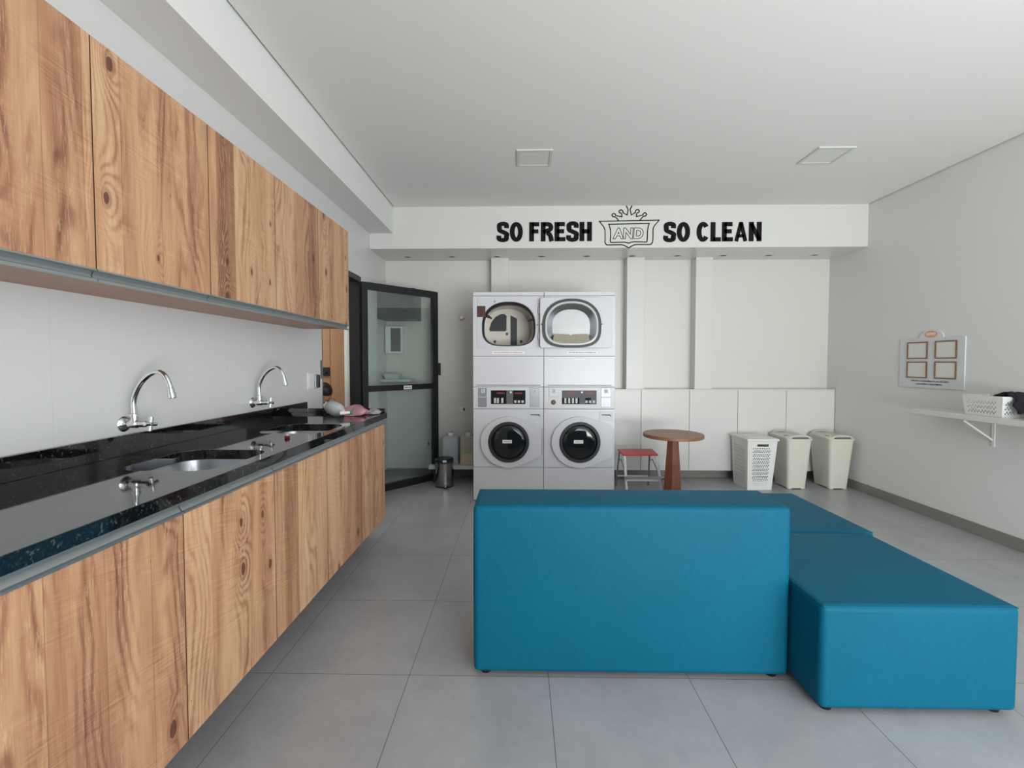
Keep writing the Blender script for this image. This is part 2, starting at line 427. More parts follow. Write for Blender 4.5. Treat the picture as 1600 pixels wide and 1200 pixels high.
def origin_to(o, p):
    """move the origin of a top-level mesh to p"""
    p = Vector(p); o.data.transform(Matrix.Translation(-p)); o.location = p
    return o
def text(name, body, mat, parent, width, height, place, bold=0.0, extrude=0.001, outline=0.0, shear=0.0):
    """text fitted into width x height; place(u, v, w) -> world, u,v in metres from the lower left"""
    cu = bpy.data.curves.new('tmp', 'FONT'); cu.body = body; cu.size = 1.0; cu.shear = shear
    cu.offset = bold; cu.space_character = 1.0 + bold*1.2
    cu.resolution_u = 6
    if outline: cu.fill_mode = 'NONE'; cu.bevel_depth = outline; cu.bevel_resolution = 1
    else: cu.fill_mode = 'BOTH'; cu.extrude = 0.02
    ob = bpy.data.objects.new('tmp', cu); COL.objects.link(ob)
    dg = bpy.context.evaluated_depsgraph_get(); dg.update()
    me = bpy.data.meshes.new_from_object(ob.evaluated_get(dg))
    bpy.data.objects.remove(ob); bpy.data.curves.remove(cu)
    xs = [v.co.x for v in me.vertices]; ys = [v.co.y for v in me.vertices]; zs = [v.co.z for v in me.vertices]
    x0, x1, y0, y1 = min(xs), max(xs), min(ys), max(ys); zr = max(1e-6, max(zs)-min(zs))
    for v in me.vertices:
        v.co = place((v.co.x-x0)/(x1-x0)*width, (v.co.y-y0)/(y1-y0)*height, (v.co.z-min(zs))/zr*extrude)
    me.name = name; me.materials.clear(); me.materials.append(M[mat])
    o = bpy.data.objects.new(name, me); COL.objects.link(o)
    if parent is not None: adopt(o, parent)
    return o

# ================================================================== ROOM SHELL
LX, RX, FY, BY, CZ = -1.58, 3.591, -1.6, 5.263, 2.984
BKY, BKZ, BMX, BMZ = 4.6985, 2.55, -1.33, 2.711
WO = -1.73                                   # outer face of the left wall
OP0, OP1, OPZ = 3.53, 4.36, 2.19             # doorway in the left wall
struct(MB().box(-3.4, RX+0.15, FY-0.15, BY+0.15, -0.12, 0).build('floor', 'floor', smooth=False))
# ceiling slab with a recessed shadow gap at the right wall and at the beam
c = MB().box(BMX+0.014, RX-0.016, FY, BKY, CZ, CZ+0.04)
c.box(WO-0.1, RX+0.15, FY-0.15, BY+0.15, CZ+0.04, CZ+0.16)
struct(c.build('ceiling', 'ceil', smooth=False))
lw = MB().box(WO, LX, FY, OP0, 0, CZ+0.04).box(WO, LX, OP1, BY, 0, CZ+0.04).box(WO, LX, OP0, OP1, OPZ, CZ+0.04)
struct(lw.build('wall_left', 'left_tile', smooth=False))
struct(MB().box(WO, RX+0.15, BY, BY+0.15, 0, CZ+0.04).build('wall_back', 'back_tile', smooth=False))
struct(MB().box(RX, RX+0.15, FY, BY, 0, CZ+0.04).build('wall_right', 'paint', smooth=False))
# front wall behind the camera with a wide glazed opening
fw = MB().box(WO, 0.62, FY-0.15, FY, 0, CZ+0.04).box(3.47, RX+0.15, FY-0.15, FY, 0, CZ+0.04).box(0.62, 3.47, FY-0.15, FY, 2.62, CZ+0.04)
struct(fw.build('wall_front', 'paint', smooth=False))
wn = MB()
for xa in (0.62, 2.02, 3.42): wn.box(xa, xa+0.05, FY-0.10, FY-0.05, 0.0, 2.62)
for za in (0.0, 2.57): wn.box(0.67, 3.42, FY-0.10, FY-0.05, za, za+0.05)
win = struct(wn.build('window_1', 'black', smooth=False))
# bulkhead over the machines and beam along the left wall
struct(MB().box(LX, RX-0.0, BKY, BY, BKZ, CZ+0.04).build('trim_1', 'gloss_white', bevel=0.002))
struct(MB().box(LX, BMX, FY, BKY, BMZ, CZ+0.04).build('trim_2', 'ceil', bevel=0.002))
# pipe casings (columns) on the back wall
struct(MB().box(-0.327, -0.127, 5.12, BY, 0, BKZ).build('trim_3', 'gloss_white', bevel=0.003))
struct(MB().box(1.222, 1.42, 5.12, BY, 1.05, BKZ).build('trim_4', 'gloss_white', bevel=0.003))
struct(MB().box(2.0, 2.19, 5.12, BY, 1.05, BKZ).build('trim_5', 'gloss_white', bevel=0.003))
struct(MB().box(RX-0.012, RX, FY, BY, 0, 0.093).build('baseboard_right', 'base_tile', bevel=0.002))
struct(MB().box(LX, RX-0.012, BY-0.012, BY, 0, 0.093).build('baseboard_back', 'base_tile', bevel=0.002))
struct(MB().box(LX, LX+0.012, FY, OP0-0.01, 0, 0.093).box(LX, LX+0.012, OP1+0.03, BY-0.012, 0, 0.093).build('baseboard_left', 'base_tile', bevel=0.002))
# corridor beyond the doorway
cw = MB().box(-3.4, -3.3, 2.9, 5.1, 0, 2.5).box(-3.4, WO, 2.8, 2.9, 0, 2.5).box(-3.4, WO, 5.1, 5.2, 0, 2.5).box(-3.4, WO, 2.8, 5.2, 2.5, 2.6)
struct(cw.build('wall_corridor', 'paint', smooth=False))

# ------------------------------------------------------------------ doorway frame, glass door, wooden door
fr = MB().box(-1.655, -1.555, 4.30, 4.36, 0, OPZ).box(-1.655, -1.555, OP0, 4.30, OPZ-0.05, OPZ).box(-1.655, -1.59, OP0, OP0+0.035, 0, OPZ-0.05)
struct(fr.build('trim_6', 'black', bevel=0.002))
P1, P2 = Vector((-1.563, 4.372, 0)), Vector((-0.940, 5.060, 0))
dd = (P2-P1); DL = dd.length; dd.normalize()
DM = Matrix.Translation(P1) @ Matrix(((dd.x, -dd.y, 0, 0), (dd.y, dd.x, 0, 0), (0, 0, 1, 0), (0, 0, 0, 1)))
door = bpy.data.objects.new('door_1', None); COL.objects.link(door); door.location = P1; door['kind'] = 'structure'
db, dt = 0.02, 2.150
fm = MB()
fm.box(0, 0.06, -0.02, 0.02, db, dt, DM).box(DL-0.075, DL, -0.02, 0.02, db, dt, DM)
fm.box(0.06, DL-0.075, -0.02, 0.02, db, db+0.075, DM).box(0.06, DL-0.075, -0.02, 0.02, dt-0.07, dt, DM).box(0.06, DL-0.075, -0.018, 0.018, 1.06, 1.12, DM)
fm.build('door_frame', 'black', door, bevel=0.002)
MB().box(0.055, DL-0.07, -0.004, 0.004, 1.118, dt-0.065, DM).build('glass_pane', 'glass', door, smooth=False)
MB().box(0.055, DL-0.07, -0.004, 0.004, db+0.07, 1.062, DM).build('glass_pane', 'glass', door, smooth=False)
lk = MB().box(DL, DL+0.028, -0.03, 0.03, 1.21, 1.35, DM).build('door_lock', 'dark_metal', door, bevel=0.003)
lk['label'] = 'dark metal lock box on the free edge of the door'
stk = MB().box(0.47, 0.57, -0.0205, -0.018, 1.068, 1.108, DM).build('sticker', 'socket', door)
stk['label'] = 'small white sticker on the middle rail'
text('sticker_text', 'EMPURRE', 'ink', stk, 0.075, 0.014, lambda u, v, w_: DM @ Vector((0.483+u, -0.0208-w_, 1.081+v)), bold=0.01, extrude=0.0005)

d2 = bpy.data.objects.new('door_2', None); COL.objects.link(d2); d2.location = (-2.5, 5.08, 0); d2['kind'] = 'structure'
MB().box(-2.95, -2.17, 5.055, 5.095, 0.01, 2.1).build('door_leaf', 'door_wood', d2, bevel=0.004)
MB().box(-2.162, -1.90, 5.045, 5.095, 0.0, 2.3).box(-2.95, -2.162, 5.045, 5.095, 2.11, 2.3).build('door_frame', 'door_wood', d2, bevel=0.003)
hm = MB().box(-2.245, -2.175, 5.035, 5.06, 1.20, 1.30); hm.tube([(-2.2, 5.05, 1.24), (-2.2, 5.0, 1.24), (-2.31, 5.0, 1.24)], 0.009)
hm.build('door_handle', 'dark_metal', d2, bevel=0.002)

# lock striker on the wall end and switches beside it
t = thing('door_striker', 'brushed steel striker plate with black lock at the wall end by the doorway', 'lock', (LX, 3.50, 1.30))
MB().box(LX, LX+0.006, 3.482, 3.528, 1.227, 1.37).build('plate', 'alu', t, bevel=0.001)
MB().box(-1.655, -1.60, 3.5305, 3.552, 1.235, 1.37).build('lock_body', 'black_plastic', t, bevel=0.002)
t = thing('light_switch', 'white three-key light switch plate on tiled wall beyond the counter', 'light switch', (LX, 3.32, 1.215))
MB().box(LX, LX+0.009, 3.278, 3.367, 1.152, 1.276).build('plate', 'socket', t, bevel=0.002)
for k in range(3):
    MB().box(LX+0.0092, LX+0.0125, 3.296, 3.349, 1.166+k*0.033, 1.195+k*0.033).build('switch_key', 'socket', t, bevel=0.001)
t = thing('access_reader', 'small grey and black door release reader between light switch and doorway', 'reader', (LX, 3.42, 1.21))
MB().box(LX, LX+0.012, 3.392, 3.452, 1.155, 1.26).build('housing', 'alu', t, bevel=0.004)
MB().box(LX+0.0122, LX+0.020, 3.424, 3.45, 1.158, 1.257).build('cover', 'black_plastic', t, bevel=0.003)

def gap_shade(o):  # paints the door side faces dark so the gaps look shaded
    o.data.materials.append(M['gap_shade'])
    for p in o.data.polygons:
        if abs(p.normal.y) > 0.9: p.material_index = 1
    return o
# ================================================================== UPPER CABINETS
UX, UZ0, UZ1 = -1.25, 1.592, 2.303
UE = [0.325, 0.812, 1.300, 1.787, 2.274, 2.761, 3.248]
ulab = ['upper cabinet nearest the camera, two reclaimed wood doors cut by the photo edge',
        'middle upper cabinet with two reclaimed wood doors above the nearer tap',
        'farthest upper cabinet with two reclaimed wood doors ending beside the glass door']
for k in range(3):
    a, b = UE[2*k], UE[2*k+2]
    t = thing('upper_cabinet', ulab[k], 'cabinet', (UX, (a+b)/2, UZ0), 'wooden wall cabinets')
    MB().box(LX+0.001, UX-0.020, a+0.0004, b-0.0004, UZ0+0.006, UZ1).build('body', 'under_wood', t, bevel=0.001)
    for j in range(2):
        y0, y1 = UE[2*k+j]+0.002, UE[2*k+j+1]-0.002
        dr = gap_shade(MB().box(UX-0.019, UX, y0, y1, UZ0+0.034, UZ1).build('door', 'wood', t))
        # aluminium pull channel along the lower edge of the door
        pr = [(UX+0.003, UZ0+0.034), (UX+0.003, UZ0+0.029), (UX-0.010, UZ0+0.027), (UX-0.016, UZ0+0.018), (UX-0.014, UZ0+0.010), (UX-0.002, UZ0+0.006), (UX+0.004, UZ0+0.004), (UX+0.004, UZ0-0.001), (UX-0.019, UZ0-0.001), (UX-0.019, UZ0+0.034)]
        MB().prism(pr, 'y', 0, 1).xf(Matrix(((1,0,0,0),(0,(y1-y0),0,y0),(0,0,1,0),(0,0,0,1)))).build('door_handle', 'alu', dr)['label'] = 'grey aluminium pull channel'

# ================================================================== LOWER CABINETS
KX, KZ0, KZ1 = -0.990, 0.221, 0.944
LE = [0.302, 0.789, 1.276, 1.763, 2.250, 2.737, 3.224]
llab = ['floating lower cabinet nearest the camera with reclaimed wood doors',
        'middle floating lower cabinet with reclaimed wood doors under the nearer sink',
        'farthest floating lower cabinet with reclaimed wood doors under the far sink']
for k in range(3):
    a, b = LE[2*k], LE[2*k+2]
    t = thing('lower_cabinet', llab[k], 'cabinet', (KX, (a+b)/2, KZ0), 'floating wooden base cabinets')
    bd = MB().box(LX+0.001, KX-0.020, a+0.0004, b-0.0004, KZ0, KZ0+0.018).box(LX+0.001, KX-0.020, a+0.0004, a+0.018, KZ0+0.018, KZ1).box(LX+0.001, KX-0.020, b-0.018, b-0.0004, KZ0+0.018, KZ1).box(LX+0.001, LX+0.012, a+0.018, b-0.018, KZ0+0.018, KZ1)
    bd.build('body', 'under_wood', t, bevel=0.001)
    for j in range(2):
        y0, y1 = LE[2*k+j]+0.002, LE[2*k+j+1]-0.002
        dr = gap_shade(MB().box(KX-0.019, KX, y0, y1, KZ0, 0.906).build('door', 'wood', t))
        pr = [(KX+0.004, 0.906), (KX+0.004, 0.912), (KX-0.004, 0.914), (KX-0.012, 0.926), (KX-0.010, 0.936), (KX-0.002, 0.939), (KX-0.002, 0.944), (KX-0.019, 0.944), (KX-0.019, 0.906)]
        MB().prism(pr, 'y', 0, 1).xf(Matrix(((1,0,0,0),(0,(y1-y0),0,y0),(0,0,1,0),(0,0,0,1)))).build('door_handle', 'alu', dr)['label'] = 'grey aluminium pull channel'

# ================================================================== WORKTOP, SINKS
WZ = 0.985
S1 = (-1.39, -1.035, 1.47, 1.835); S2 = (-1.385, -1.03, 2.265, 2.62)
t = thing('worktop', 'long polished black granite worktop on the floating wooden cabinets', 'worktop', (-1.2, 1.8, WZ))
MB().shape([(LX+0.001, 0.28), (-0.978, 0.28), (-0.978, 3.255), (LX+0.001, 3.255)], [rrect(*s, 0.085, 8) for s in (S1, S2)], 'z', WZ-0.040, WZ).build('top', 'granite', t, bevel=0.0015)
MB().box(LX+0.0005, LX+0.02, 0.28, 3.235, WZ+0.0003, 1.064).build('backsplash', 'granite', t, bevel=0.001)
MB().box(LX+0.021, -0.990, 3.237, 3.2548, WZ+0.0003, WZ+0.030).build('end_lip', 'granite', t, bevel=0.001)
for s, lab in ((S1, 'undermounted steel sink nearest the camera'), (S2, 'undermounted steel sink farther along the worktop')):
    x0, x1, y0, y1 = s; t = thing('sink', lab, 'sink', ((x0+x1)/2, (y0+y1)/2, WZ-0.2), 'steel sinks in the worktop')
    rings = []
    for ins, z, r in ((-0.02, WZ-0.0405, 0.095), (-0.006, WZ-0.0405, 0.09), (-0.004, WZ-0.046, 0.088), (0.004, WZ-0.16, 0.08), (0.02, WZ-0.185, 0.075), (0.06, WZ-0.195, 0.07)):
        rings.append([(p[0], p[1], z) for p in rrect(x0+ins, x1-ins, y0+ins, y1-ins, r, 8)])
    bw = MB().loft(rings, caps=False); bw.bm.faces.new([v for v in bw.bm.verts[-len(rings[0]):]])
    o = bw.build('bowl', 'steel', t); sm = o.modifiers.new('thick', 'SOLIDIFY'); sm.thickness = 0.0012; sm.offset = -1
    MB().lathe([(0.0, 0.0), (0.036, 0.0), (0.040, 0.003), (0.028, 0.004), (0.026, 0.001), (0.0, 0.001)], 24, ((x0+x1)/2, (y0+y1)/2, WZ-0.1945), caps=False).build('drain', 'chrome', t)

def spline(pts, n=8):
    P = [Vector(p) for p in pts]; P = [P[0]*2-P[1]] + P + [P[-1]*2-P[-2]]; out = []
    for i in range(1, len(P)-2):
        for k in range(n):
            u = k/n; a, b, c_, d = P[i-1], P[i], P[i+1], P[i+2]
            out.append(0.5*((2*b) + (c_-a)*u + (2*a-5*b+4*c_-d)*u*u + (3*b-a-3*c_+d)*u**3))
    out.append(P[-2]); return out
def tap(y, z, twist, label, s=1.0):
    t = thing('tap', label, 'tap', (LX, y, z), 'wall taps over the sinks')
    MB().lathe([(0.0, 0.0005), (0.031, 0.0005), (0.031, 0.004), (0.024, 0.012), (0.014, 0.016), (0.0, 0.016)], 28, (LX, y, z), 'x', caps=False).build('flange', 'chrome', t)
    b = MB().lathe([(0.0, 0.012), (0.0125, 0.012), (0.0125, 0.030), (0.016, 0.032), (0.016, 0.056), (0.0125, 0.060), (0.0125, 0.088), (0.008, 0.092), (0.007, 0.104), (0.0, 0.104)], 24, (LX, y, z), 'x', caps=False)
    b.lathe([(0.013, 0.0), (0.013, 0.030), (0.016, 0.031), (0.016, 0.040), (0.010, 0.043), (0.0, 0.043)], 24, (LX+0.044, y, z), 'z', caps=False)
    b.build('body', 'chrome', t)
    h = MB().tube([(LX+0.109, y-0.005, z-0.028), (LX+0.109, y+0.005, z+0.028)], 0.0078, 12)
    h.tube([(LX+0.109, y-0.028, z+0.004), (LX+0.109, y+0.028, z-0.004)], 0.0078, 12); h.lathe([(0.0, 0.100), (0.010, 0.100), (0.011, 0.112), (0.007, 0.117), (0.0, 0.117)], 20, (LX, y, z), 'x', caps=False)
    h.build('handle', 'chrome', t, bevel=0.001)
    c_, s_ = math.cos(twist), math.sin(twist)
    pts = [(0.0, 0.040), (-0.002, 0.085), (0.010, 0.128), (0.036, 0.170), (0.072, 0.200), (0.105, 0.208), (0.130, 0.190), (0.146, 0.155), (0.152, 0.128)]
    P = spline([(LX+0.044+q*s*c_, y-q*s*s_, z+h_*s) for q, h_ in pts])
    MB().tube(P, 0.0096, 16).build('spout', 'chrome', t)
    e = P[-1]; dr = (P[-1]-P[-3]).normalized()
    n = MB().tube([e-dr*0.016, e-dr*0.014, e+dr*0.004, e+dr*0.005, e+dr*0.024, e+dr*0.026], [0.0095, 0.012, 0.012, 0.014, 0.0135, 0.0115], 18)
    n.build('nozzle', 'chrome', t)
    return t
tap(1.738, 1.106, 0.0, 'chrome wall tap with swan neck over the sink nearest the camera')
tap(2.592, 1.115, 0.0, 'chrome wall tap with swan neck over the far sink, beyond the first tap')

# small scrap, spray bottle and bag on the worktop
t = thing('soap_scrap', 'small pink and maroon scrap lying on the black worktop between the sinks', 'scrap', (-1.124, 2.12, WZ))
MB().lathe([(0, 0), (0.011, 0), (0.013, 0.006), (0.009, 0.013), (0, 0.014)], 14, (-1.124, 2.12, WZ+0.0003), caps=False).build('base', 'maroon', t)
MB().lathe([(0, 0), (0.009, 0.001), (0.010, 0.006), (0.005, 0.011), (0, 0.0115)], 14, (-1.122, 2.118, WZ+0.0125), caps=False).build('cap', 'pink_scrap', t)

t = thing('spray_bottle', 'milky white spray bottle with green trigger lying on its side at the worktop end', 'spray bottle', (-1.27, 3.0, WZ))
ba, bb = Vector((-1.345, 3.135, WZ+0.050)), Vector((-1.165, 2.905, WZ+0.038)); bd_ = (bb-ba).normalized(); L = (bb-ba).length
prof = [(0.0, 0.020), (0.004, 0.040), (0.014, 0.047), (0.10, 0.048), (0.17, 0.046), (0.21, 0.036), (0.245, 0.022), (0.262, 0.015), (0.285, 0.0135)]
MB().tube([ba + bd_*q for q, r in prof], [r for q, r in prof], 24).build('bottle_body', 'bottle', t)
e = ba + bd_*0.285
MB().tube([e-bd_*0.012, e-bd_*0.010, e+bd_*0.016, e+bd_*0.018], [0.014, 0.017, 0.016, 0.011], 18).build('collar', 'socket', t)['label'] = 'white screw collar'
sd = Vector((bd_.y, -bd_.x, 0)).normalized()
if sd.x < 0: sd = -sd
hd = MB().tube([e+bd_*0.015, e+bd_*0.030], [0.011, 0.010], 12); hd.tube([e+bd_*0.030-sd*0.03, e+bd_*0.030+sd*0.035], [0.012, 0.010], 12)
hd.build('spray_head', 'socket', t)['label'] = 'white spray head'
tr = MB().tube([e+bd_*0.030+sd*0.034, e+bd_*0.030+sd*0.052], [0.0115, 0.010], 12); tr.tube(spline([e+bd_*0.022+sd*0.030, e-bd_*0.005+sd*0.036, e-bd_*0.030+sd*0.032], 4), 0.006, 8)
tr.build('trigger', 'green', t)['label'] = 'green trigger and nozzle'

def blob(name, mat, parent, c, r, seed, amp=0.25, sub=1, flat=0.35):
    rnd = random.Random(seed); bm = bmesh.new(); bmesh.ops.create_icosphere(bm, subdivisions=3, radius=1)
    ks = [(Vector((rnd.uniform(-1,1), rnd.uniform(-1,1), rnd.uniform(-1,1))).normalized(), rnd.uniform(2.5, 7), rnd.uniform(0, 6)) for _ in range(9)]
    for v in bm.verts:
        n = v.co.normalized(); d_ = sum(math.sin(k.dot(n)*f+p) for k, f, p in ks)/4.0
        q = n*(1+amp*d_)
        q.z = max(q.z, -flat)
        v.co = Vector((c[0]+q.x*r[0], c[1]+q.y*r[1], c[2]+(q.z+flat)*r[2]))
    m_ = MB(); m_.bm.free(); m_.bm = bm
    return m_.build(name, mat, parent, sub=sub)
t = thing('plastic_bag', 'crumpled pink plastic bag lying at the far end of the black worktop', 'bag', (-1.1, 3.05, WZ))
blob('bag_body', 'pink', t, (-1.155, 3.085, WZ+0.002), (0.085, 0.085, 0.045), 3, 0.5)
blob('bag_end', 'clear_film', t, (-1.045, 3.150, WZ+0.002), (0.055, 0.06, 0.026), 5, 0.5)['label'] = 'clear crumpled end of the bag'
MB().tube(spline([(-1.20, 3.20, WZ+0.04), (-1.15, 3.20, WZ+0.052), (-1.09, 3.17, WZ+0.055)], 5), 0.0035, 8).build('tie', 'black_plastic', t)['label'] = 'black tie of the bag'

# ================================================================== SOFA MODULES
def puff(name, label, cat, x0, x1, y0, y1, z1, group=None, feet=0.022):
    t = thing(name, label, cat, ((x0+x1)/2, (y0+y1)/2, 0), group)
    bm = bmesh.new()
    # gently crowned upholstered block
    nx, ny, nz = 14, 8, 10
    m_ = MB(); b_ = m_.bm
    m_.box(x0, x1, y0, y1, feet, z1)
    bmesh.ops.subdivide_edges(b_, edges=b_.edges[:], cuts=9, use_grid_fill=True)
    cx_, cy_, cz_ = (x0+x1)/2, (y0+y1)/2, (feet+z1)/2
    for v in b_.verts:
        u, w_, h = (v.co.x-cx_)/((x1-x0)/2), (v.co.y-cy_)/((y1-y0)/2), (v.co.z-cz_)/((z1-feet)/2)
        k = 0.006
        dx = k*(1-w_*w_)*(1-h*h)*u if abs(u) > 0.99 else 0; dy = k*(1-u*u)*(1-h*h)*w_ if abs(w_) > 0.99 else 0; dz = k*(1-u*u)*(1-w_*w_)*h if h > 0.99 else 0
        v.co += Vector((dx, dy, dz))
    o = m_.build('cushion_block', 'teal', t); bv = o.modifiers.new('bevel', 'BEVEL'); bv.width = 0.022; bv.segments = 5; bv.limit_method = 'ANGLE'; bv.angle_limit = math.radians(50)
    # stitched piping along the upper edges
    ins = 0.0075
    pl = [(x0+ins, y0+ins, z1-ins+0.0015), (x1-ins, y0+ins, z1-ins+0.0015), (x1-ins, y1-ins, z1-ins+0.0015), (x0+ins, y1-ins, z1-ins+0.0015)]
    pm = MB()
    for a, b2 in zip(pl, pl[1:]+pl[:1]): pm.tube([a, b2], 0.0026, 6)
    pm.build('piping', 'teal', t)
    for fx in (x0+0.05, x1-0.05):
        for fy in (y0+0.05, y1-0.05):
            MB().lathe([(0, 0), (0.022, 0), (0.025, feet), (0, feet)], 16, (fx, fy, 0.0), caps=False).build('foot', 'black_plastic', t)
    return t
puff('sofa_backrest', 'tall teal upholstered backrest block in the foreground', 'sofa', -0.197, 1.140, 1.862, 2.128, 0.745)
puff('ottoman', 'low teal ottoman nearest the camera at the right of the tall block', 'ottoman', 1.150, 1.892, 1.680, 2.422, 0.428, 'low teal ottomans')
puff('ottoman', 'low teal ottoman behind the nearest one, partly hidden by the tall block', 'ottoman', 1.193, 1.937, 2.430, 3.172, 0.428, 'low teal ottomans')

# ================================================================== LAUNDRY MACHINES
WY = 4.28
def zc(c2): return 0.589 + (690-c2)*0.00099
def xc(c1, ox): return ox + (c1-457)*0.001
def dshape(cx_, cz_, a, bt, bb_, n1=2.3, n2=3.2, n=64):
    out = []
    for k in range(n):
        th = k*2*PI/n; c_, s_ = math.cos(th), math.sin(th)
        nn = n1 if s_ >= 0 else n2; b_ = bt if s_ >= 0 else bb_
        # blend of the two halves
        out.append((cx_ + a*math.copysign(abs(c_)**(2/ (n1 if s_ >= 0 else n2)), c_), cz_ + b_*math.copysign(abs(s_)**(2/nn), s_)))
    return out
def dryer(ox, open_, label):
    x0, x1 = ox-0.3395, ox+0.3395; y0, y1, z0, z1 = WY, WY+0.71, 1.121, 2.030
    t = thing('tumble_dryer', label, 'tumble dryer', (ox, WY, z0), 'stacked tumble dryers')
    sh = MB()
    sh.box(x0, x1, y0+0.02, y1, z1-0.02, z1).box(x0, x1, y0+0.02, y1, z0, z0+0.02).box(x0, x0+0.012, y0+0.02, y1, z0+0.02, z1-0.02).box(x1-0.012, x1, y0+0.02, y1, z0+0.02, z1-0.02).box(x0+0.012, x1-0.012, y1-0.01, y1, z0+0.02, z1-0.02)
    sh.build('body', 'enamel', t, bevel=0.002)
    MB().box(x0, x1, y0-0.002, y0+0.0195, 1.993, z1).build('top_cap', 'enamel', t, bevel=0.004)
    MB().box(x0, x1, y0, y0+0.0195, 1.121, 1.4145).build('lower_panel', 'enamel', t, bevel=0.003)
    MB().box(x0+0.03, x1-0.03, y0-0.0012, y0-0.0001, 1.1325, 1.1385).build('panel_groove', 'panel_grey', t)
    dcz = 1.700; a, bt, bb_ = 0.257, 0.236, 0.190; dcx = ox+0.003
    hole = dshape(dcx, dcz, a, bt, bb_)
    fr_ = MB()
    outer = [(x0, 1.4175), (x1, 1.4175), (x1, 1.990), (x0, 1.990)]
    fr_.shape(outer, [hole] if open_ else [], 'y', y0, y0+0.0195)
    fr_.build('front_panel', 'enamel', t, bevel=0.001)
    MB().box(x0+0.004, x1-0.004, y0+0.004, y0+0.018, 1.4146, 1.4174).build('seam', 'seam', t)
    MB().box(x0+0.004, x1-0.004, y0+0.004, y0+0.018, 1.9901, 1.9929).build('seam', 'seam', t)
    st = MB().box(ox-0.155 if open_ else ox-0.12, ox+0.155 if open_ else ox+0.17, y0-0.0012, y0-0.0001, 1.437, 1.462).build('notice_strip', 'socket', t)
    sx = ox-0.138 if open_ else ox-0.103
    text('notice_text', 'FAVOR RETIRAR OS RESIDUOS', 'red_led' if open_ else 'ink', st, 0.275 if open_ else 0.26, 0.011, lambda u, v, w_: Vector((sx+u, y0-0.0013-w_, 1.444+v)), bold=0.012, extrude=0.0006)
    if open_:
        # inset door recess, gasket rim, drum and its back plate
        rc = MB().shape(rrect(ox-0.300, ox+0.296, 1.493, 1.963, 0.028), [dshape(dcx, dcz, a+0.004, bt+0.004, bb_+0.004)], 'y', y0-0.005, y0-0.0002)
        rc.build('door_surround', 'enamel2', t, bevel=0.003)
        def dring(k, yy, cx2=0.0, cz2=0.0): return [(p[0], yy, p[1]) for p in dshape(dcx+cx2, dcz+cz2, (a-0.003)*k, (bt-0.003)*k, (bb_-0.003)*k)]
        def sleeve(name, mat, lst):
            dd_ = MB(); dd_.loft([dring(*q) for q in lst], caps=False); return dd_.build(name, mat, t)
        sleeve('opening_seal', 'rubber', [(1.0, y0-0.004), (0.985, y0+0.004), (0.955, y0+0.13)])
        sleeve('drum_lip', 'drum', [(0.955, y0+0.1302), (0.925, y0+0.134), (0.93, y0+0.150)])
        sleeve('drum', 'drum', [(0.935, y0+0.1505), (0.96, y0+0.165), (0.93, y0+0.41, -0.03, -0.002)])
        bp = MB().prism(dshape(dcx-0.03, dcz, a*0.95, bt*0.95, bb_*0.95), 'y', y0+0.4105, y0+0.418).build('back_plate', 'beige_plate', t)
        vent = MB()
        vent.prism([(dcx-0.205, 1.683), (dcx-0.045, 1.683), (dcx-0.032, 1.696), (dcx-0.032, 1.842), (dcx-0.050, 1.862), (dcx-0.095, 1.862), (dcx-0.150, 1.832), (dcx-0.190, 1.780), (dcx-0.214, 1.705)], 'y', y0+0.405, y0+0.4099)
        vent.build('air_vent', 'rubber', t, bevel=0.004)['label'] = 'dark air inlet in the drum back'
        MB().prism([(dcx+0.010, 1.53), (dcx+0.078, 1.53), (dcx+0.078, 1.815), (dcx+0.010, 1.850)], 'y', y0+0.402, y0+0.4099).build('drum_channel', 'rubber', t, bevel=0.003)
        for bx, bz in ((dcx-0.028, 1.655), (dcx-0.155, 1.575), (dcx+0.12, 1.575)):
            MB().lathe([(0, -0.010), (0.010, -0.010), (0.015, 0.0)], 16, (bx, y0+0.4098, bz), 'y', caps=False).build('screw', 'panel_grey', t)
        for ang in (150, 20):
            ax = math.radians(ang); px_, pz_ = dcx+math.cos(ax)*a*1.02, dcz+math.sin(ax)*bt*1.02
            qx_, qz_ = dcx+math.cos(ax)*a*0.78, dcz+math.sin(ax)*bt*0.78
            MB().tube([(px_, y0+0.12, pz_), (qx_, y0+0.16, qz_)], [0.020, 0.008], 10).build('drum_baffle', 'drum', t)
        MB().box(ox-0.30, ox-0.22, y0-0.0062, y0-0.0052, 1.79, 1.895).build('warning_label', M['warn'], t)
        MB().shape(circ(ox-0.130, 1.938, 0.0115, 4), [circ(ox-0.130, 1.938, 0.006, 4)], 'y', y0-0.0065, y0-0.0052).build('emblem', 'panel_grey', t)
        MB().lathe([(0, -0.004), (0.005, -0.004), (0.006, 0)], 12, (ox+0.278, y0-0.0052, 1.715), 'y', caps=False).build('latch', 'dark_metal', t)
        # door swung wide open, flat against its neighbour, inner face outwards
        x_0, x_1, dy0, dy1 = ox+0.302, ox+0.893, y0-0.072, y0-0.024
        gx, gz, ga, gt, gb = ox+0.598, 1.700, 0.262, 0.240, 0.194
        dr_ = MB().shape(rrect(x_0, x_1, 1.494, 1.964, 0.022), [dshape(gx, gz, ga-0.03, gt-0.03, gb-0.03)], 'y', dy0, dy1)
        dr_ = dr_.build('door', 'enamel2', t, bevel=0.003); dr_['label'] = 'open round door seen from inside'
        MB().shape(dshape(gx, gz, ga+0.014, gt+0.012, gb+0.012), [dshape(gx, gz, ga-0.012, gt-0.010, gb-0.010)], 'y', dy0-0.014, dy0-0.0003).build('door_gasket', 'rubber', dr_, bevel=0.004)
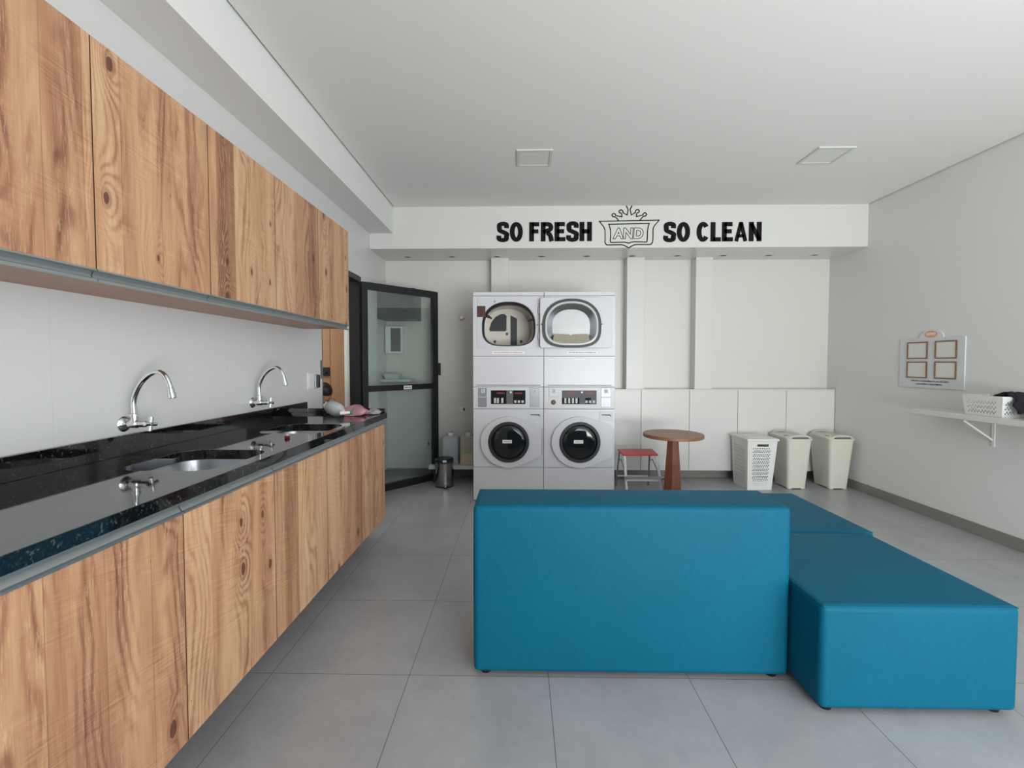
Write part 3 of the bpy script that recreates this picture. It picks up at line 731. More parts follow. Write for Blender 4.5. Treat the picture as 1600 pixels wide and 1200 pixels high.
        def dish(name, mat, lst, cap=False):
            pan = MB(); pan.loft([[(p[0], yy, p[1]) for p in dshape(gx, gz+dz_, ga-q, gt-q*1.0, gb-q*(0.6 if q > 0.05 else 1))] for q, yy, dz_ in lst], caps=False)
            if cap: pan.bm.verts.ensure_lookup_table(); pan.bm.faces.new(pan.bm.verts[-64:])
            return pan.build(name, mat, dr_)
        dish('dish_rim', 'steel_dish', [(0.012, dy0-0.010, 0), (0.024, dy0-0.012, 0), (0.031, dy0-0.006, 0)])
        dish('dish_wall', 'steel', [(0.0312, dy0-0.006, 0), (0.036, dy0, 0), (0.082, dy1-0.002, 0)])
        dish('dish_panel', 'steel_dish', [(0.0822, dy1-0.002, 0), (0.090, dy1-0.0025, 0)], True)
        li = [(gx-0.165, 1.622), (gx-0.02, 1.617), (gx-0.016, 1.607), (gx+0.016, 1.607), (gx+0.02, 1.617), (gx+0.155, 1.622), (gx+0.175, 1.545), (gx+0.08, 1.532), (gx-0.08, 1.532), (gx-0.180, 1.545)]
        MB().prism(li, 'y', dy0-0.004, dy1-0.004).build('lint_screen', M['lint_lines'], dr_, bevel=0.001)['label'] = 'beige ribbed lint screen'
        for kx in (x_0+0.012, x_1-0.012):
            MB().lathe([(0, -0.004), (0.006, -0.004), (0.007, 0)], 12, (kx, dy0-0.0002, 1.715), 'y', caps=False).build('door_latch', 'dark_metal', dr_)
        hg = MB()
        for hz in (1.60, 1.85): hg.box(ox+0.285, ox+0.315, y0-0.030, y0-0.0055, hz-0.03, hz+0.03)
        hg.build('hinge', 'grey_metal', t, bevel=0.002)
    else:
        dr_ = MB().prism(rrect(ox-0.30, ox+0.306, 1.494, 1.963, 0.028), 'y', y0-0.018, y0-0.0002).build('door', 'enamel2', t, bevel=0.004, seg=3)
        dr_['label'] = 'closed square door mostly covered by the open round door'
    return t
M['warn'] = plain('dark_red_warning_label', srgb(96, 52, 48), 0.5, vary=0.4, scale=50)
M['steel_dish'] = plain('pale_moulded_dish', srgb(204, 207, 208), 0.25, vary=0.02)
tl = NT('ribbed_lint_screen'); xx, yy_, zz_ = tl.pos()
st_ = tl.math('GREATER_THAN', tl.math('SINE', tl.math('MULTIPLY', xx, 520.0)), 0.0)
M['lint_lines'] = tl.base(tl.mix(st_, srgb(172, 166, 148), srgb(128, 122, 108)), 0.6)

def washer(ox, label, coin):
    x0, x1 = ox-0.3395, ox+0.3395; y0, y1 = WY, WY+0.71
    t = thing('washing_machine', label, 'washing machine', (ox, WY, 0), 'front loading washing machines')
    MB().box(x0, x1, y0+0.02, y1, 0.012, 1.119).build('body', 'enamel', t, bevel=0.003)
    MB().box(x0+0.03, x1-0.03, y0+0.03, y1-0.03, 0.0, 0.0118).build('base', 'seam', t)
    MB().box(x0, x1, y0, y0+0.0198, 0.02, 0.337).build('kick_panel', 'enamel', t, bevel=0.003)
    MB().box(x0, x1, y0, y0+0.0198, 0.340, 0.9045).build('front_panel', 'enamel', t, bevel=0.003)
    cp = MB().box(x0, x1, y0-0.004, y0+0.0198, 0.9075, 1.118).build('control_panel', 'enamel2', t, bevel=0.004)
    MB().box(ox-0.168, ox+0.165, y0-0.0065, y0-0.0042, 0.953, 1.086).build('display', 'panel_grey' if coin else 'panel_black', cp, bevel=0.001)
    if coin: MB().box(ox-0.165, ox+0.0, y0-0.0072, y0-0.0067, 0.956, 1.015).box(ox+0.055, ox+0.110, y0-0.0072, y0-0.0067, 0.956, 1.015).build('display_field', 'panel_black', cp)
    else: MB().box(ox-0.018, ox+0.046, y0-0.0072, y0-0.0067, 0.953, 1.086).build('display_field', 'panel_grey', cp)
    for kx in (-0.135, -0.098, -0.062, -0.028) if coin else (-0.128, -0.100, -0.058):
        MB().box(ox+kx-0.010, ox+kx+0.010, y0-0.0095, y0-0.0074, 0.963, 1.013).build('button', 'key_white', cp, bevel=0.001)
    for kx in (0.068, 0.102, 0.138):
        MB().box(ox+kx-0.011, ox+kx+0.011, y0-0.0095, y0-0.0074, 0.966, 0.990).build('button', 'key_white', cp, bevel=0.001)
    MB().lathe([(0, -0.003), (0.009, -0.003), (0.010, 0)], 16, (ox+0.024, y0-0.0074, 1.068), 'y', caps=False).build('indicator', 'socket', cp)
    text('display_print', '1:PRESS', 'red_led', cp, 0.075, 0.016, lambda u, v, w_: Vector((ox-0.112+u, y0-0.0068-w_, 1.052+v)), bold=0.01, extrude=0.0005)
    text('display_print', 'WASHER', 'red_led', cp, 0.075, 0.014, lambda u, v, w_: Vector((ox+0.062+u, y0-0.0068-w_, 1.052+v)), bold=0.01, extrude=0.0005)
    for side, xa, xb in ((0, ox-0.292, ox-0.208), (1, ox+0.207, ox+0.300)):
        cb = MB().box(xa, xb, y0-0.009, y0-0.0042, 1.025, 1.108).build('coin_slot', 'steel_plate', cp, bevel=0.0015)
        MB().box(xa+0.030, xa+0.066, y0-0.013, y0-0.0092, 1.060, 1.098).build('slot_face', 'key_white', cb, bevel=0.001)
        MB().box(xa+0.044, xa+0.048, y0-0.0137, y0-0.0131, 1.068, 1.092).build('slot', 'seam', cb)
        lo = MB().box(xa, xb, y0-0.007, y0-0.0042, 0.925, 1.018).build('coin_box', 'plastic_beige' if (coin and side == 0) else 'steel_plate', cp, bevel=0.0015)
        if coin and side == 0:
            MB().lathe([(0, -0.012), (0.012, -0.012), (0.012, -0.006), (0.022, -0.006), (0.024, 0)], 24, ((xa+xb)/2, y0-0.0072, 0.972), 'y', caps=False).build('box_lock', 'panel_grey', cp)
    # detergent drawer
    dw = MB().box(ox+0.192, ox+0.325, y0-0.004, y0-0.0002, 0.795, 0.890).build('detergent_drawer', 'enamel2', t, bevel=0.003)
    MB().prism([(ox+0.212, 0.855), (ox+0.300, 0.855), (ox+0.308, 0.822), (ox+0.296, 0.844), (ox+0.212, 0.848)], 'y', y0-0.0052, y0-0.0042).build('drawer_grip', 'seam', dw)
    # door: round on the left, flared to the hinge side on the right
    cx_, cz_ = ox+0.003, 0.589
    ring = []
    for k in range(0, 49):
        th = math.radians(62 + (298-62)*k/48)
        ring.append((cx_+0.278*math.cos(th)*0.985 + 0.004, cz_+0.247*math.sin(th)))
    poly = [(ox+0.321, cz_+0.135), (ox+0.312, cz_+0.158), (ox+0.245, cz_+0.188)] + ring + [(ox+0.312, cz_-0.137), (ox+0.321, cz_-0.128)]
    gl = circ(cx_, cz_, 0.197, 64)
    dr = MB().shape(poly, [gl], 'y', y0-0.034, y0-0.0002).build('door', 'enamel2', t, bevel=0.010, seg=4)
    MB().shape(circ(cx_, cz_, 0.1965, 64), [circ(cx_, cz_, 0.168, 64)], 'y', y0-0.040, y0-0.010).build('door_ring', 'rubber', dr, bevel=0.008, seg=4)
    bw = MB().lathe([(0.172, -0.020), (0.160, -0.022), (0.148, -0.030), (0.120, -0.034), (0.06, -0.036), (0.0005, -0.0365)], 64, (cx_, y0, cz_), 'y', caps=False)
    bw.build('porthole_glass', 'dark_glass', dr)
    sk = MB().box(cx_-0.058, cx_+0.032, y0-0.0385, y0-0.0372, cz_-0.010, cz_+0.022).build('sticker', 'socket', dr)
    text('sticker_text', 'ATENCAO', 'ink_grey', sk, 0.066, 0.010, lambda u, v, w_: Vector((cx_-0.046+u, y0-0.0387-w_, cz_+0.000+v)), bold=0.01, extrude=0.0004)
    MB().box(ox+0.3235, ox+0.3275, y0-0.012, y0-0.0002, cz_-0.13, cz_+0.13).build('hinge', 'grey_metal', t, bevel=0.001)
    return t
washer(-0.109, 'left white washing machine with black display panel, under the open dryer', False)
washer(0.574, 'right white washing machine with grey display and round coin box lock', True)
dryer(-0.109, True, 'left white tumble dryer with open drum, on top of the left washer')
dryer(0.574, False, 'right white tumble dryer whose front the open round door covers')
tag(MB().tube(spline([(0.92, 4.93, 1.30), (0.98, 5.02, 1.26), (1.03, 5.06, 1.18), (1.06, 5.09, 1.10), (1.065, 5.12, 1.057)], 6), 0.007, 10).build('power_cable', 'black_plastic'), 'black cable curving down beside the right machine to the low cupboards', 'cable')

# ================================================================== LOW CUPBOARDS on the back wall
PE = [0.845, 1.395, 1.945, 2.495, 3.043, 3.588]
plab = ['low white cupboard section right beside the washing machines', 'low white cupboard section behind the round table', 'low white cupboard section with the white perforated hamper at its right edge',
        'low white cupboard section behind the first solid hamper', 'low white cupboard section in the right corner behind the last hamper']
for k in range(5):
    a, b = PE[k], PE[k+1]
    t = thing('low_cupboard', plab[k], 'cupboard', ((a+b)/2, 5.12, 0.112), 'low white cupboards along the back wall')
    MB().box(a, b, 5.139, BY-0.001, 0.112, 1.034).build('body', 'gloss_white', t)
    MB().box(a+(0.0025 if k else 0), b-0.0025, 5.12, 5.137, 0.112, 1.034).build('door', 'gloss_white', t, bevel=0.0015)
    MB().box(a, b, 5.118, BY-0.001, 1.0345, 1.049).build('top', 'gloss_white', t, bevel=0.0015)

# ================================================================== LETTERING
def onwall(x, z): return lambda u, v, w_: Vector((x+u, BKY-0.0002-w_, z+v))
def arc(cx_, cz_, rx, rz, a0, a1, n=14): return [(cx_+rx*math.cos(math.radians(a0+(a1-a0)*k/n)), cz_+rz*math.sin(math.radians(a0+(a1-a0)*k/n))) for k in range(n+1)]
def ribbon(m_, pts, tv, th, y0_, y1_, X):
    """flat stroke of horizontal thickness tv on steep parts and th on flat parts"""
    n = len(pts); A_, B_ = [], []
    for i, p in enumerate(pts):
        q0, q1 = pts[max(i-1, 0)], pts[min(i+1, n-1)]; dx, dz = q1[0]-q0[0], q1[1]-q0[1]; l = math.hypot(dx, dz); nx_, nz_ = -dz/l, dx/l
        w2 = math.hypot(nx_*tv, nz_*th)/2
        A_.append((p[0]+nx_*w2, p[1]+nz_*w2)); B_.append((p[0]-nx_*w2, p[1]-nz_*w2))
    for i in range(n-1):
        q = [A_[i], A_[i+1], B_[i+1], B_[i]]
        m_.loft([[X(*p, y0_) for p in q], [X(*p, y1_) for p in q]])
def glyphs(name, body, x, z, width, H, label):
    # heavy condensed grotesque, drawn in units of cap height 1
    W = {'S': .66, 'O': .72, 'F': .58, 'R': .70, 'E': .60, 'H': .68, 'C': .70, 'L': .56, 'A': .74, 'N': .69, ' ': .24}
    gap = .055; tot = sum(W[c] for c in body) + gap*(len(body)-1); k = width/tot
    m_ = MB(); cur = 0.0; tv, th = .265, .215
    for ch in body:
        w_ = W[ch]
        X = lambda u, v, y, cur=cur: Vector((x+(cur+u)*k, y, z+v*H))
        R = lambda pts, a=tv, b=th: ribbon(m_, pts, a, b, BKY-0.0002, BKY-0.0042, X)
        h2 = th/2; v2 = tv/2
        if ch == 'O': R(arc(w_/2, .5, w_/2-v2, .515-h2, 0, 360, 40))
        if ch == 'C': R(arc(w_/2, .5, w_/2-v2, .515-h2, 38, 322, 36))
        if ch == 'S': R([(p.x, p.y) for p in spline([(w_-v2, .70, 0), (w_*.80, .875, 0), (w_*.5, .925, 0), (w_*.22, .86, 0), (v2+.01, .71, 0), (w_*.26, .575, 0), (w_*.56, .485, 0), (w_*.84, .38, 0), (w_-v2, .25, 0), (w_*.80, .13, 0), (w_*.5, .075, 0), (w_*.19, .135, 0), (v2-.01, .31, 0)], 5)], tv, th)
        if ch in 'FERHLN': R([(v2, 0), (v2, 1)])
        if ch in 'HN': R([(w_-v2, 0), (w_-v2, 1)])
        if ch == 'H': R([(v2, .51), (w_-v2, .51)])
        if ch in 'FE': R([(v2, 1-h2), (w_-.03, 1-h2)]); R([(v2, .52), (w_-.07, .52)])
        if ch in 'EL': R([(v2, h2), (w_, h2)])
        if ch == 'N': R([(v2*.95, .93), (w_-v2*.95, .07)], .24, .0)
        if ch == 'A': R([(v2*.9, 0), (w_*.5, .96)], .215, .0); R([(w_-v2*.9, 0), (w_*.5, .96)], .215, .0); R([(w_*.24, .28), (w_*.76, .28)], .1, .16); R([(w_*.37, .955), (w_*.63, .955)], .1, .09)
        if ch == 'R':
            R([(v2, 1-h2), (w_*.56, 1-h2)] + arc(w_*.56, .73, w_*.42-v2, .27-h2, 90, -90, 14)[1:] + [(v2, .46+h2*.0)])
            R([(w_*.48, .44), (w_*.70, .36), (w_*.78, .22), (w_*.86, 0)], tv, th)
        cur += w_ + gap
    return tag(m_.build(name, 'ink', None, smooth=False), label, 'lettering')
glyphs('wall_lettering', 'SO FRESH', -0.240, 2.620, 0.992, 0.198, 'bold black words SO FRESH on the white bulkhead')
glyphs('wall_lettering', 'SO CLEAN', 1.494, 2.610, 1.008, 0.198, 'bold black words SO CLEAN on the white bulkhead')
# crest between them; photo-plane units: 1 unit = 10 px of a 10x zoom
def cr(px, py): return Vector((0.586 + px*0.000676, BKY-0.002, 3.0595 - py*0.000659))
t = thing('crest_sign', 'line-drawn crowned shield reading AND between the black words', 'sign', (1.126, BKY, 2.7))
def stroke(m_, pts, closed=False, w_=0.0105):
    P = [cr(*p) for p in pts]
    if closed: P.append(P[0])
    for a, b in zip(P, P[1:]):
        d_ = (b-a)
        if d_.length < 1e-5: continue
        d_.normalize(); n_ = Vector((-d_.z, 0, d_.x))*w_/2; a2, b2 = a-d_*w_*0.35, b+d_*w_*0.35
        q = [a2-n_, b2-n_, b2+n_, a2+n_]
        m_.loft([[p for p in q], [p+Vector((0, 0.0018, 0)) for p in q]])
def curv(pts, n=5):
    return [(p.x, p.y) for p in spline([(a, b, 0) for a, b in pts], n)]
sh = MB()
stroke(sh, [(355, 358), (1275, 345)])
stroke(sh, [(355, 358)] + curv([(375, 380), (425, 445), (445, 500), (448, 600), (448, 680), (460, 712), (490, 728), (600, 728), (715, 730), (770, 752), (812, 776)]))
stroke(sh, [(1275, 345)] + curv([(1255, 370), (1205, 430), (1183, 490), (1182, 600), (1178, 680), (1160, 712), (1130, 724), (1020, 724), (915, 726), (860, 748), (812, 776)]))
stroke(sh, [(500, 405), (1125, 395)])
stroke(sh, [(505, 405)] + curv([(520, 450), (532, 520), (532, 600), (530, 660), (545, 688), (640, 688), (745, 686), (785, 694), (812, 703)]))
stroke(sh, [(1122, 395)] + curv([(1108, 440), (1098, 520), (1096, 600), (1092, 660), (1080, 684), (990, 682), (880, 682), (840, 692), (812, 703)]))
sh.build('shield', 'ink_grey', t)
cw_ = MB()
stroke(cw_, [(655, 348)] + curv([(630, 318), (600, 292), (565, 284), (552, 258), (575, 238), (600, 246), (612, 270)]) + [(705, 290), (700, 245)] + curv([(690, 235), (665, 222), (664, 196), (690, 182), (714, 196), (722, 230)]) + [(785, 262), (798, 180)] + curv([(790, 155), (775, 135), (775, 115)]))
stroke(cw_, [(978, 345)] + curv([(1005, 315), (1030, 285), (1068, 277), (1080, 250), (1060, 230), (1035, 238), (1024, 262)]) + [(925, 288), (930, 240)] + curv([(940, 230), (966, 216), (966, 192), (942, 178), (916, 192), (908, 225)]) + [(848, 262), (828, 180)] + curv([(836, 155), (852, 135), (852, 115)]))
cw_.build('crown', 'ink_grey', t)
text('crest_letters', 'AND', 'ink_grey', t, 0.322, 0.118, lambda u, v, w_: Vector((0.966+u, BKY-0.0002-w_, 2.640+v)), bold=0.045, extrude=0.002, outline=0.024, shear=0.06)

# ================================================================== CEILING LIGHTS
for x_, lab in ((0.115, 'square recessed ceiling panel light above the washing machines, switched off'), (2.405, 'square recessed ceiling panel light toward the right wall, switched off')):
    t = thing('ceiling_light', lab, 'ceiling light', (x_, 3.60, CZ), 'square ceiling lights')
    MB().shape([(x_-0.14, 3.46), (x_+0.14, 3.46), (x_+0.14, 3.74), (x_-0.14, 3.74)], [[(x_-0.118, 3.482), (x_+0.118, 3.482), (x_+0.118, 3.718), (x_-0.118, 3.718)]], 'z', CZ-0.010, CZ-0.0002).build('frame', 'lamp_frame', t, bevel=0.001)
    MB().box(x_-0.1175, x_+0.1175, 3.4825, 3.7175, CZ-0.006, CZ-0.0003).build('diffuser', 'diffuser', t)
sl = ['leftmost of the ten small spotlights under the bulkhead'] + ['%s small spotlight from the left under the bulkhead' % w_ for w_ in ('second', 'third', 'fourth', 'fifth', 'sixth', 'seventh', 'eighth', 'ninth')] + ['rightmost of the ten small spotlights under the bulkhead']
for k in range(10):
    x_ = -1.27 + k*0.5055
    t = thing('spotlight', sl[k], 'spotlight', (x_, 5.05, BKZ), 'spotlights under the bulkhead')
    MB().lathe([(0.034, 0.0), (0.034, -0.004), (0.050, -0.004), (0.052, -0.0002), (0.034, -0.0002)], 28, (x_, 5.05, BKZ), caps=False).build('trim_ring', 'lamp_frame', t)
    MB().lathe([(0, -0.0012), (0.0335, -0.0012), (0.0335, -0.0003), (0, -0.0003)], 24, (x_, 5.05, BKZ), caps=False).build('lens', 'panel_grey', t)

# ================================================================== STOOL, TABLE
t = thing('step_stool', 'small white metal step stool with red seat beside the washing machines', 'stool', (1.22, 4.62, 0), None)
sz = 0.425
m_ = MB().prism([(1.045, 4.495), (1.405, 4.505), (1.43, 4.80), (1.055, 4.79)], 'z', sz-0.018, sz)
m_.build('seat', 'red', t, bevel=0.007, seg=3)
L0, L1 = (1.065, 4.505), (1.385, 4.515)
for (xa, ya), (xb, yb) in (((1.065, 4.508), (1.075, 4.43)), ((1.385, 4.515), (1.445, 4.43))):
    MB().tube([(xb, yb, 0.0), (xa, ya, sz-0.019)], 0.0135, 10).build('leg', 'white_metal', t)
for (xa, ya), (xb, yb) in (((1.075, 4.775), (1.065, 4.90)), ((1.40, 4.785), (1.42, 4.90))):
    MB().tube([(xb, yb, 0.0), (xa, ya, sz-0.019)], 0.009, 10).build('leg', 'grey_metal', t)['label'] = 'grey rear leg'
MB().box(1.058, 1.445, 4.395, 4.452, 0.196, 0.212).build('step', 'grey_metal', t, bevel=0.003)['label'] = 'grey folding step'
MB().tube([(1.069, 4.450, 0.176), (1.415, 4.452, 0.176)], 0.014, 10).build('crossbar', 'white_metal', t)
MB().tube([(1.065, 4.87, 0.11), (1.415, 4.87, 0.11)], 0.007, 8).build('crossbar', 'white_metal', t)
for xa in (1.072, 1.405):
    MB().tube([(xa, 4.48, 0.23), (xa, 4.70, 0.33), (xa, 4.80, 0.30)], 0.005, 8).build('folding_strut', 'grey_metal', t)

t = thing('round_table', 'round brown wooden pedestal table between the stool and the hampers', 'table', (1.50, 4.36, 0))
TX, TY, TZ, TR = 1.505, 4.37, 0.660, 0.284
MB().lathe([(0, -0.034), (TR-0.004, -0.034), (TR, -0.030), (TR, -0.004), (TR-0.004, 0), (0, 0)], 72, (TX, TY, TZ), caps=False).build('table_top', 'table_wood', t)
def hexr(r, z, a0=8): return [(TX+r*math.cos(math.radians(a0+60*k)), TY+r*math.sin(math.radians(a0+60*k)), z) for k in range(6)]
MB().loft([hexr(0.100, 0.0), hexr(0.056, TZ-0.0345)]).build('pedestal', 'leg_wood', t, bevel=0.003)

# ================================================================== HAMPERS
def star_holes(x0, x1, z0, z1, px_=0.021, r=0.0058):
    out = []; j = 0; z = z0
    while z < z1:
        x = x0 + (px_/2 if j % 2 else 0)
        while x <= x1:
            if j % 2: out.append([(x-r, z-r*0.5), (x+r, z-r*0.5), (x, z+r*0.9)])
            else: out.append([(x-r, z+r*0.6), (x-r*0.3, z-r*0.7), (x+r*0.3, z-r*0.7), (x+r, z+r*0.6)])
            x += px_
        z += px_*0.78; j += 1
    return out
def panel(outer, holes, A, B, C, D, th):
    """plate with holes mapped from the unit square onto quad A B C D (bottom left, bottom right, top right, top left)"""
    m_ = MB().shape(outer, holes, 'z', -0.5, 0.5)
    A, B, C, D = map(Vector, (A, B, C, D)); n_ = (B-A).cross(D-A).normalized()
    for v in m_.bm.verts:
        u, w_, h = v.co; v.co = A*(1-u)*(1-w_) + B*u*(1-w_) + C*u*w_ + D*(1-u)*w_ + n_*h*th
    return m_
t = thing('laundry_hamper', 'white perforated laundry hamper with lid, leftmost of the three hampers', 'hamper', (2.56, 4.88, 0))
hb = dict(x0=2.425, x1=2.678, y0=4.742, y1=5.045); ht = dict(x0=2.408, x1=2.716, y0=4.712, y1=5.075); HZ = 0.525
fb = [(hb['x0'], hb['y0'], 0.004), (hb['x1'], hb['y0'], 0.004), (hb['x1'], hb['y1'], 0.004), (hb['x0'], hb['y1'], 0.004)]
ft = [(ht['x0'], ht['y0'], HZ), (ht['x1'], ht['y0'], HZ), (ht['x1'], ht['y1'], HZ), (ht['x0'], ht['y1'], HZ)]
sq = [(0, 0), (1, 0), (1, 1), (0, 1)]
def norm_holes(nx, nz, x0=0.2, x1=0.82, z0=0.09, z1=0.84):
    out = []
    for j in range(nz):
        zz = z0 + (z1-z0)*j/(nz-1); fade = 0.55 if j < 3 else 1.0
        for i in range(nx):
            xx = x0 + (x1-x0)*(i + (0.5 if j % 2 else 0.0))/nx
            rx, rz = 0.034*fade, 0.0145*fade
            if nx > 10: rx = 0.024*fade
            out.append([(xx-rx, zz-rz*(1 if j % 2 else -1)), (xx, zz+rz*(1 if j % 2 else -1)), (xx+rx, zz-rz*(1 if j % 2 else -1))] if j % 2 == 0 else [(xx-rx, zz-rz*0.8), (xx+rx, zz-rz*0.8), (xx, zz+rz)])
    return out
grip = rrect(0.32, 0.72, 0.888, 0.938, 0.02, 4)
wl = panel(sq, norm_holes(8, 21) + [grip], fb[0], fb[1], ft[1], ft[0], 0.003)
body = wl.build('front_wall', 'plastic_white', t, smooth=False)
panel(sq, norm_holes(12, 21, 0.14, 0.86), fb[3], fb[0], ft[0], ft[3], 0.003).build('side_wall', 'plastic_white', t, smooth=False)
panel(sq, norm_holes(12, 21, 0.14, 0.86), fb[1], fb[2], ft[2], ft[1], 0.003).build('side_wall', 'plastic_white', t, smooth=False)
panel(sq, norm_holes(8, 21), fb[2], fb[3], ft[3], ft[2], 0.003).build('rear_wall', 'plastic_white', t, smooth=False)
MB().box(hb['x0']-0.001, hb['x1']+0.001, hb['y0']-0.001, hb['y1']+0.001, 0.0, 0.0035).build('bottom', 'plastic_white', t)
ld = MB().box(ht['x0']-0.014, ht['x1']+0.014, ht['y0']-0.014, ht['y1']+0.014, HZ+0.0005, HZ+0.026)
ld.build('lid', 'plastic_white', t, bevel=0.006, seg=3)
MB().box(ht['x0']+0.03, ht['x1']-0.03, ht['y0']+0.05, ht['y1']-0.05, HZ+0.0262, HZ+0.031).build('lid_panel', 'plastic_white', t, bevel=0.002)

def solid_hamper(cx_, label):
    t = thing('laundry_hamper', label, 'hamper', (cx_, 4.90, 0), 'solid beige hampers')
    bx, by, tx, ty, r = 0.096, 0.135, 0.130, 0.182, 0.03
    c0 = (cx_, 4.905)
    def ring(hx, hy, z, r_): return [(p[0], p[1], z) for p in rrect(c0[0]-hx, c0[0]+hx, c0[1]-hy, c0[1]+hy, r_, 5)]
    m_ = MB(); rings = [ring(bx, by, 0.012, r), ring(tx, ty, 0.530, r+0.012), ring(tx+0.008, ty+0.008, 0.533, r+0.015), ring(tx+0.008, ty+0.008, 0.548, r+0.015), ring(tx-0.004, ty-0.004, 0.548, r+0.01), ring(tx-0.004, ty-0.004, 0.52, r+0.01), ring(bx-0.004, by-0.004, 0.02, r-0.004)]
    m_.loft(rings); m_.build('body', 'plastic_beige', t)
    for fx in (-1, 1):
        for fy in (-1, 1):
            MB().box(c0[0]+fx*bx*0.72-0.022, c0[0]+fx*bx*0.72+0.022, c0[1]+fy*by*0.78-0.022, c0[1]+fy*by*0.78+0.022, 0.0, 0.0118).build('foot', 'plastic_beige', t, bevel=0.004)
    m_ = MB(); m_.loft([ring(tx+0.010, ty-0.012, 0.5485, r+0.012), ring(tx+0.010, ty-0.012, 0.558, r+0.012), ring(tx-0.006, ty-0.03, 0.570, r+0.008)])
    m_.build('lid', 'plastic_beige', t)
    # carry handles arching over the short ends
    for fy in (-1, 1):
        hp = spline([(c0[0]-tx*0.86, c0[1]+fy*(ty-0.012), 0.552), (c0[0]-tx*0.55, c0[1]+fy*(ty-0.006), 0.574), (c0[0], c0[1]+fy*(ty-0.004), 0.582), (c0[0]+tx*0.55, c0[1]+fy*(ty-0.006), 0.574), (c0[0]+tx*0.86, c0[1]+fy*(ty-0.012), 0.552)], 5)
        MB().tube(hp, 0.0085, 10).build('handle', 'plastic_beige', t)
        MB().box(c0[0]-tx*0.62, c0[0]+tx*0.62, c0[1]+fy*(ty-0.006)-0.003, c0[1]+fy*(ty-0.006)+0.003, 0.5482, 0.562).build('handle_slot', 'panel_grey', t)
    MB().prism([(c0[0]-0.128, 4.80), (c0[0]-0.095, 4.785), (c0[0]-0.09, 4.81), (c0[0]-0.125, 4.82)], 'z', 0.5585, 0.5745).build('latch', 'panel_grey', t, bevel=0.003)
    return t
solid_hamper(2.965, 'solid beige laundry hamper with handles, middle of the three hampers')
solid_hamper(3.405, 'solid beige laundry hamper with handles, in the corner by the right wall')

# ================================================================== RIGHT WALL: shelf, basket, cloths, notice board
t = thing('wall_shelf', 'white wall shelf on brackets along the right wall', 'shelf', (3.45, 2.4, 0.965))
MB().box(3.325, RX, 0.6, 3.885, 0.925, 0.965).build('board', 'gloss_white', t, bevel=0.002)
for yb_ in (3.42, 2.2, 1.0):
    b_ = MB().box(3.355, RX-0.001, yb_-0.012, yb_+0.012, 0.919, 0.9248).box(RX-0.007, RX-0.001, yb_-0.012, yb_+0.012, 0.715, 0.9188)
    b_.tube([(3.362, yb_, 0.915), (RX-0.010, yb_, 0.765)], 0.0075, 8); b_.build('bracket', 'white_metal', t, bevel=0.001)
t = thing('plastic_basket', 'small white perforated basket on the right wall shelf', 'basket', (3.475, 3.29, 0.965))
bz0, bz1 = 0.967, 1.108
b0, b1 = (3.372, 3.555, 3.165, 3.420), (3.362, 3.567, 3.150, 3.436)
fb = [(b0[0], b0[2], bz0), (b0[1], b0[2], bz0), (b0[1], b0[3], bz0), (b0[0], b0[3], bz0)]
ft = [(b1[0], b1[2], bz1), (b1[1], b1[2], bz1), (b1[1], b1[3], bz1), (b1[0], b1[3], bz1)]
def bholes(nx):
    out = []
    for j in range(6):
        zz = 0.16 + 0.58*j/5
        for i in range(nx):
            xx = 0.12 + 0.76*(i + (0.5 if j % 2 else 0))/nx; rx, rz = 0.32/nx, 0.050
            out.append([(xx-rx, zz-rz), (xx+rx, zz-rz), (xx, zz+rz)] if j % 2 else [(xx-rx, zz+rz), (xx, zz-rz), (xx+rx, zz+rz)])
    return out
for k, nx in ((0, 7), (1, 9), (2, 7), (3, 9)):
    j = (k+1) % 4
    panel(sq, bholes(nx), fb[k], fb[j], ft[j], ft[k], 0.0022).build('side_wall', 'plastic_white', t, smooth=False)
MB().box(b0[0], b0[1], b0[2], b0[3], 0.9652, bz0).build('bottom', 'plastic_white', t)
MB().shape(rrect(b1[0]-0.005, b1[1]+0.005, b1[2]-0.005, b1[3]+0.005, 0.012), [rrect(b1[0]+0.004, b1[1]-0.004, b1[2]+0.004, b1[3]-0.004, 0.008)], 'z', bz1-0.006, bz1+0.006).build('rim', 'plastic_white', t, bevel=0.002)
# dark cloth draped over the near rim, light blue cloth under it
def drape(name, mat, path, width, wdir, th, seed, label, cat):
    rnd = random.Random(seed); P = spline(path, 6); n = len(P); m_ = MB(); top = []; W = 12
    wd = Vector(wdir).normalized()
    bmv = []
    for i, p in enumerate(P):
        row = []
        for j in range(W+1):
            u = j/W-0.5; s = 1+0.18*math.sin(i*0.7+seed)
            row.append(m_.bm.verts.new(p + wd*u*width*s + Vector((0.008*math.sin(j*1.7+i*0.5+seed), 0.010*math.sin(j*1.1+seed*2+i*0.3), 0.007*math.sin(j*2.1+i*0.8)))))
        bmv.append(row)
    for a, b in zip(bmv, bmv[1:]):
        for j in range(W): m_.bm.faces.new((a[j], a[j+1], b[j+1], b[j]))
    o = m_.build(name, mat); so = o.modifiers.new('thick', 'SOLIDIFY'); so.thickness = th; so.offset = 0
    ss = o.modifiers.new('sub', 'SUBSURF'); ss.levels = 1; ss.render_levels = 1
    tag(o, label, cat); return o
def onlyfold(name, mat, c_, r_, seed, label, cat, amp=0.22):
    o = blob(name, mat, None, c_, r_, seed, amp); tag(o, label, cat); return origin_to(o, (c_[0], c_[1], c_[2]))
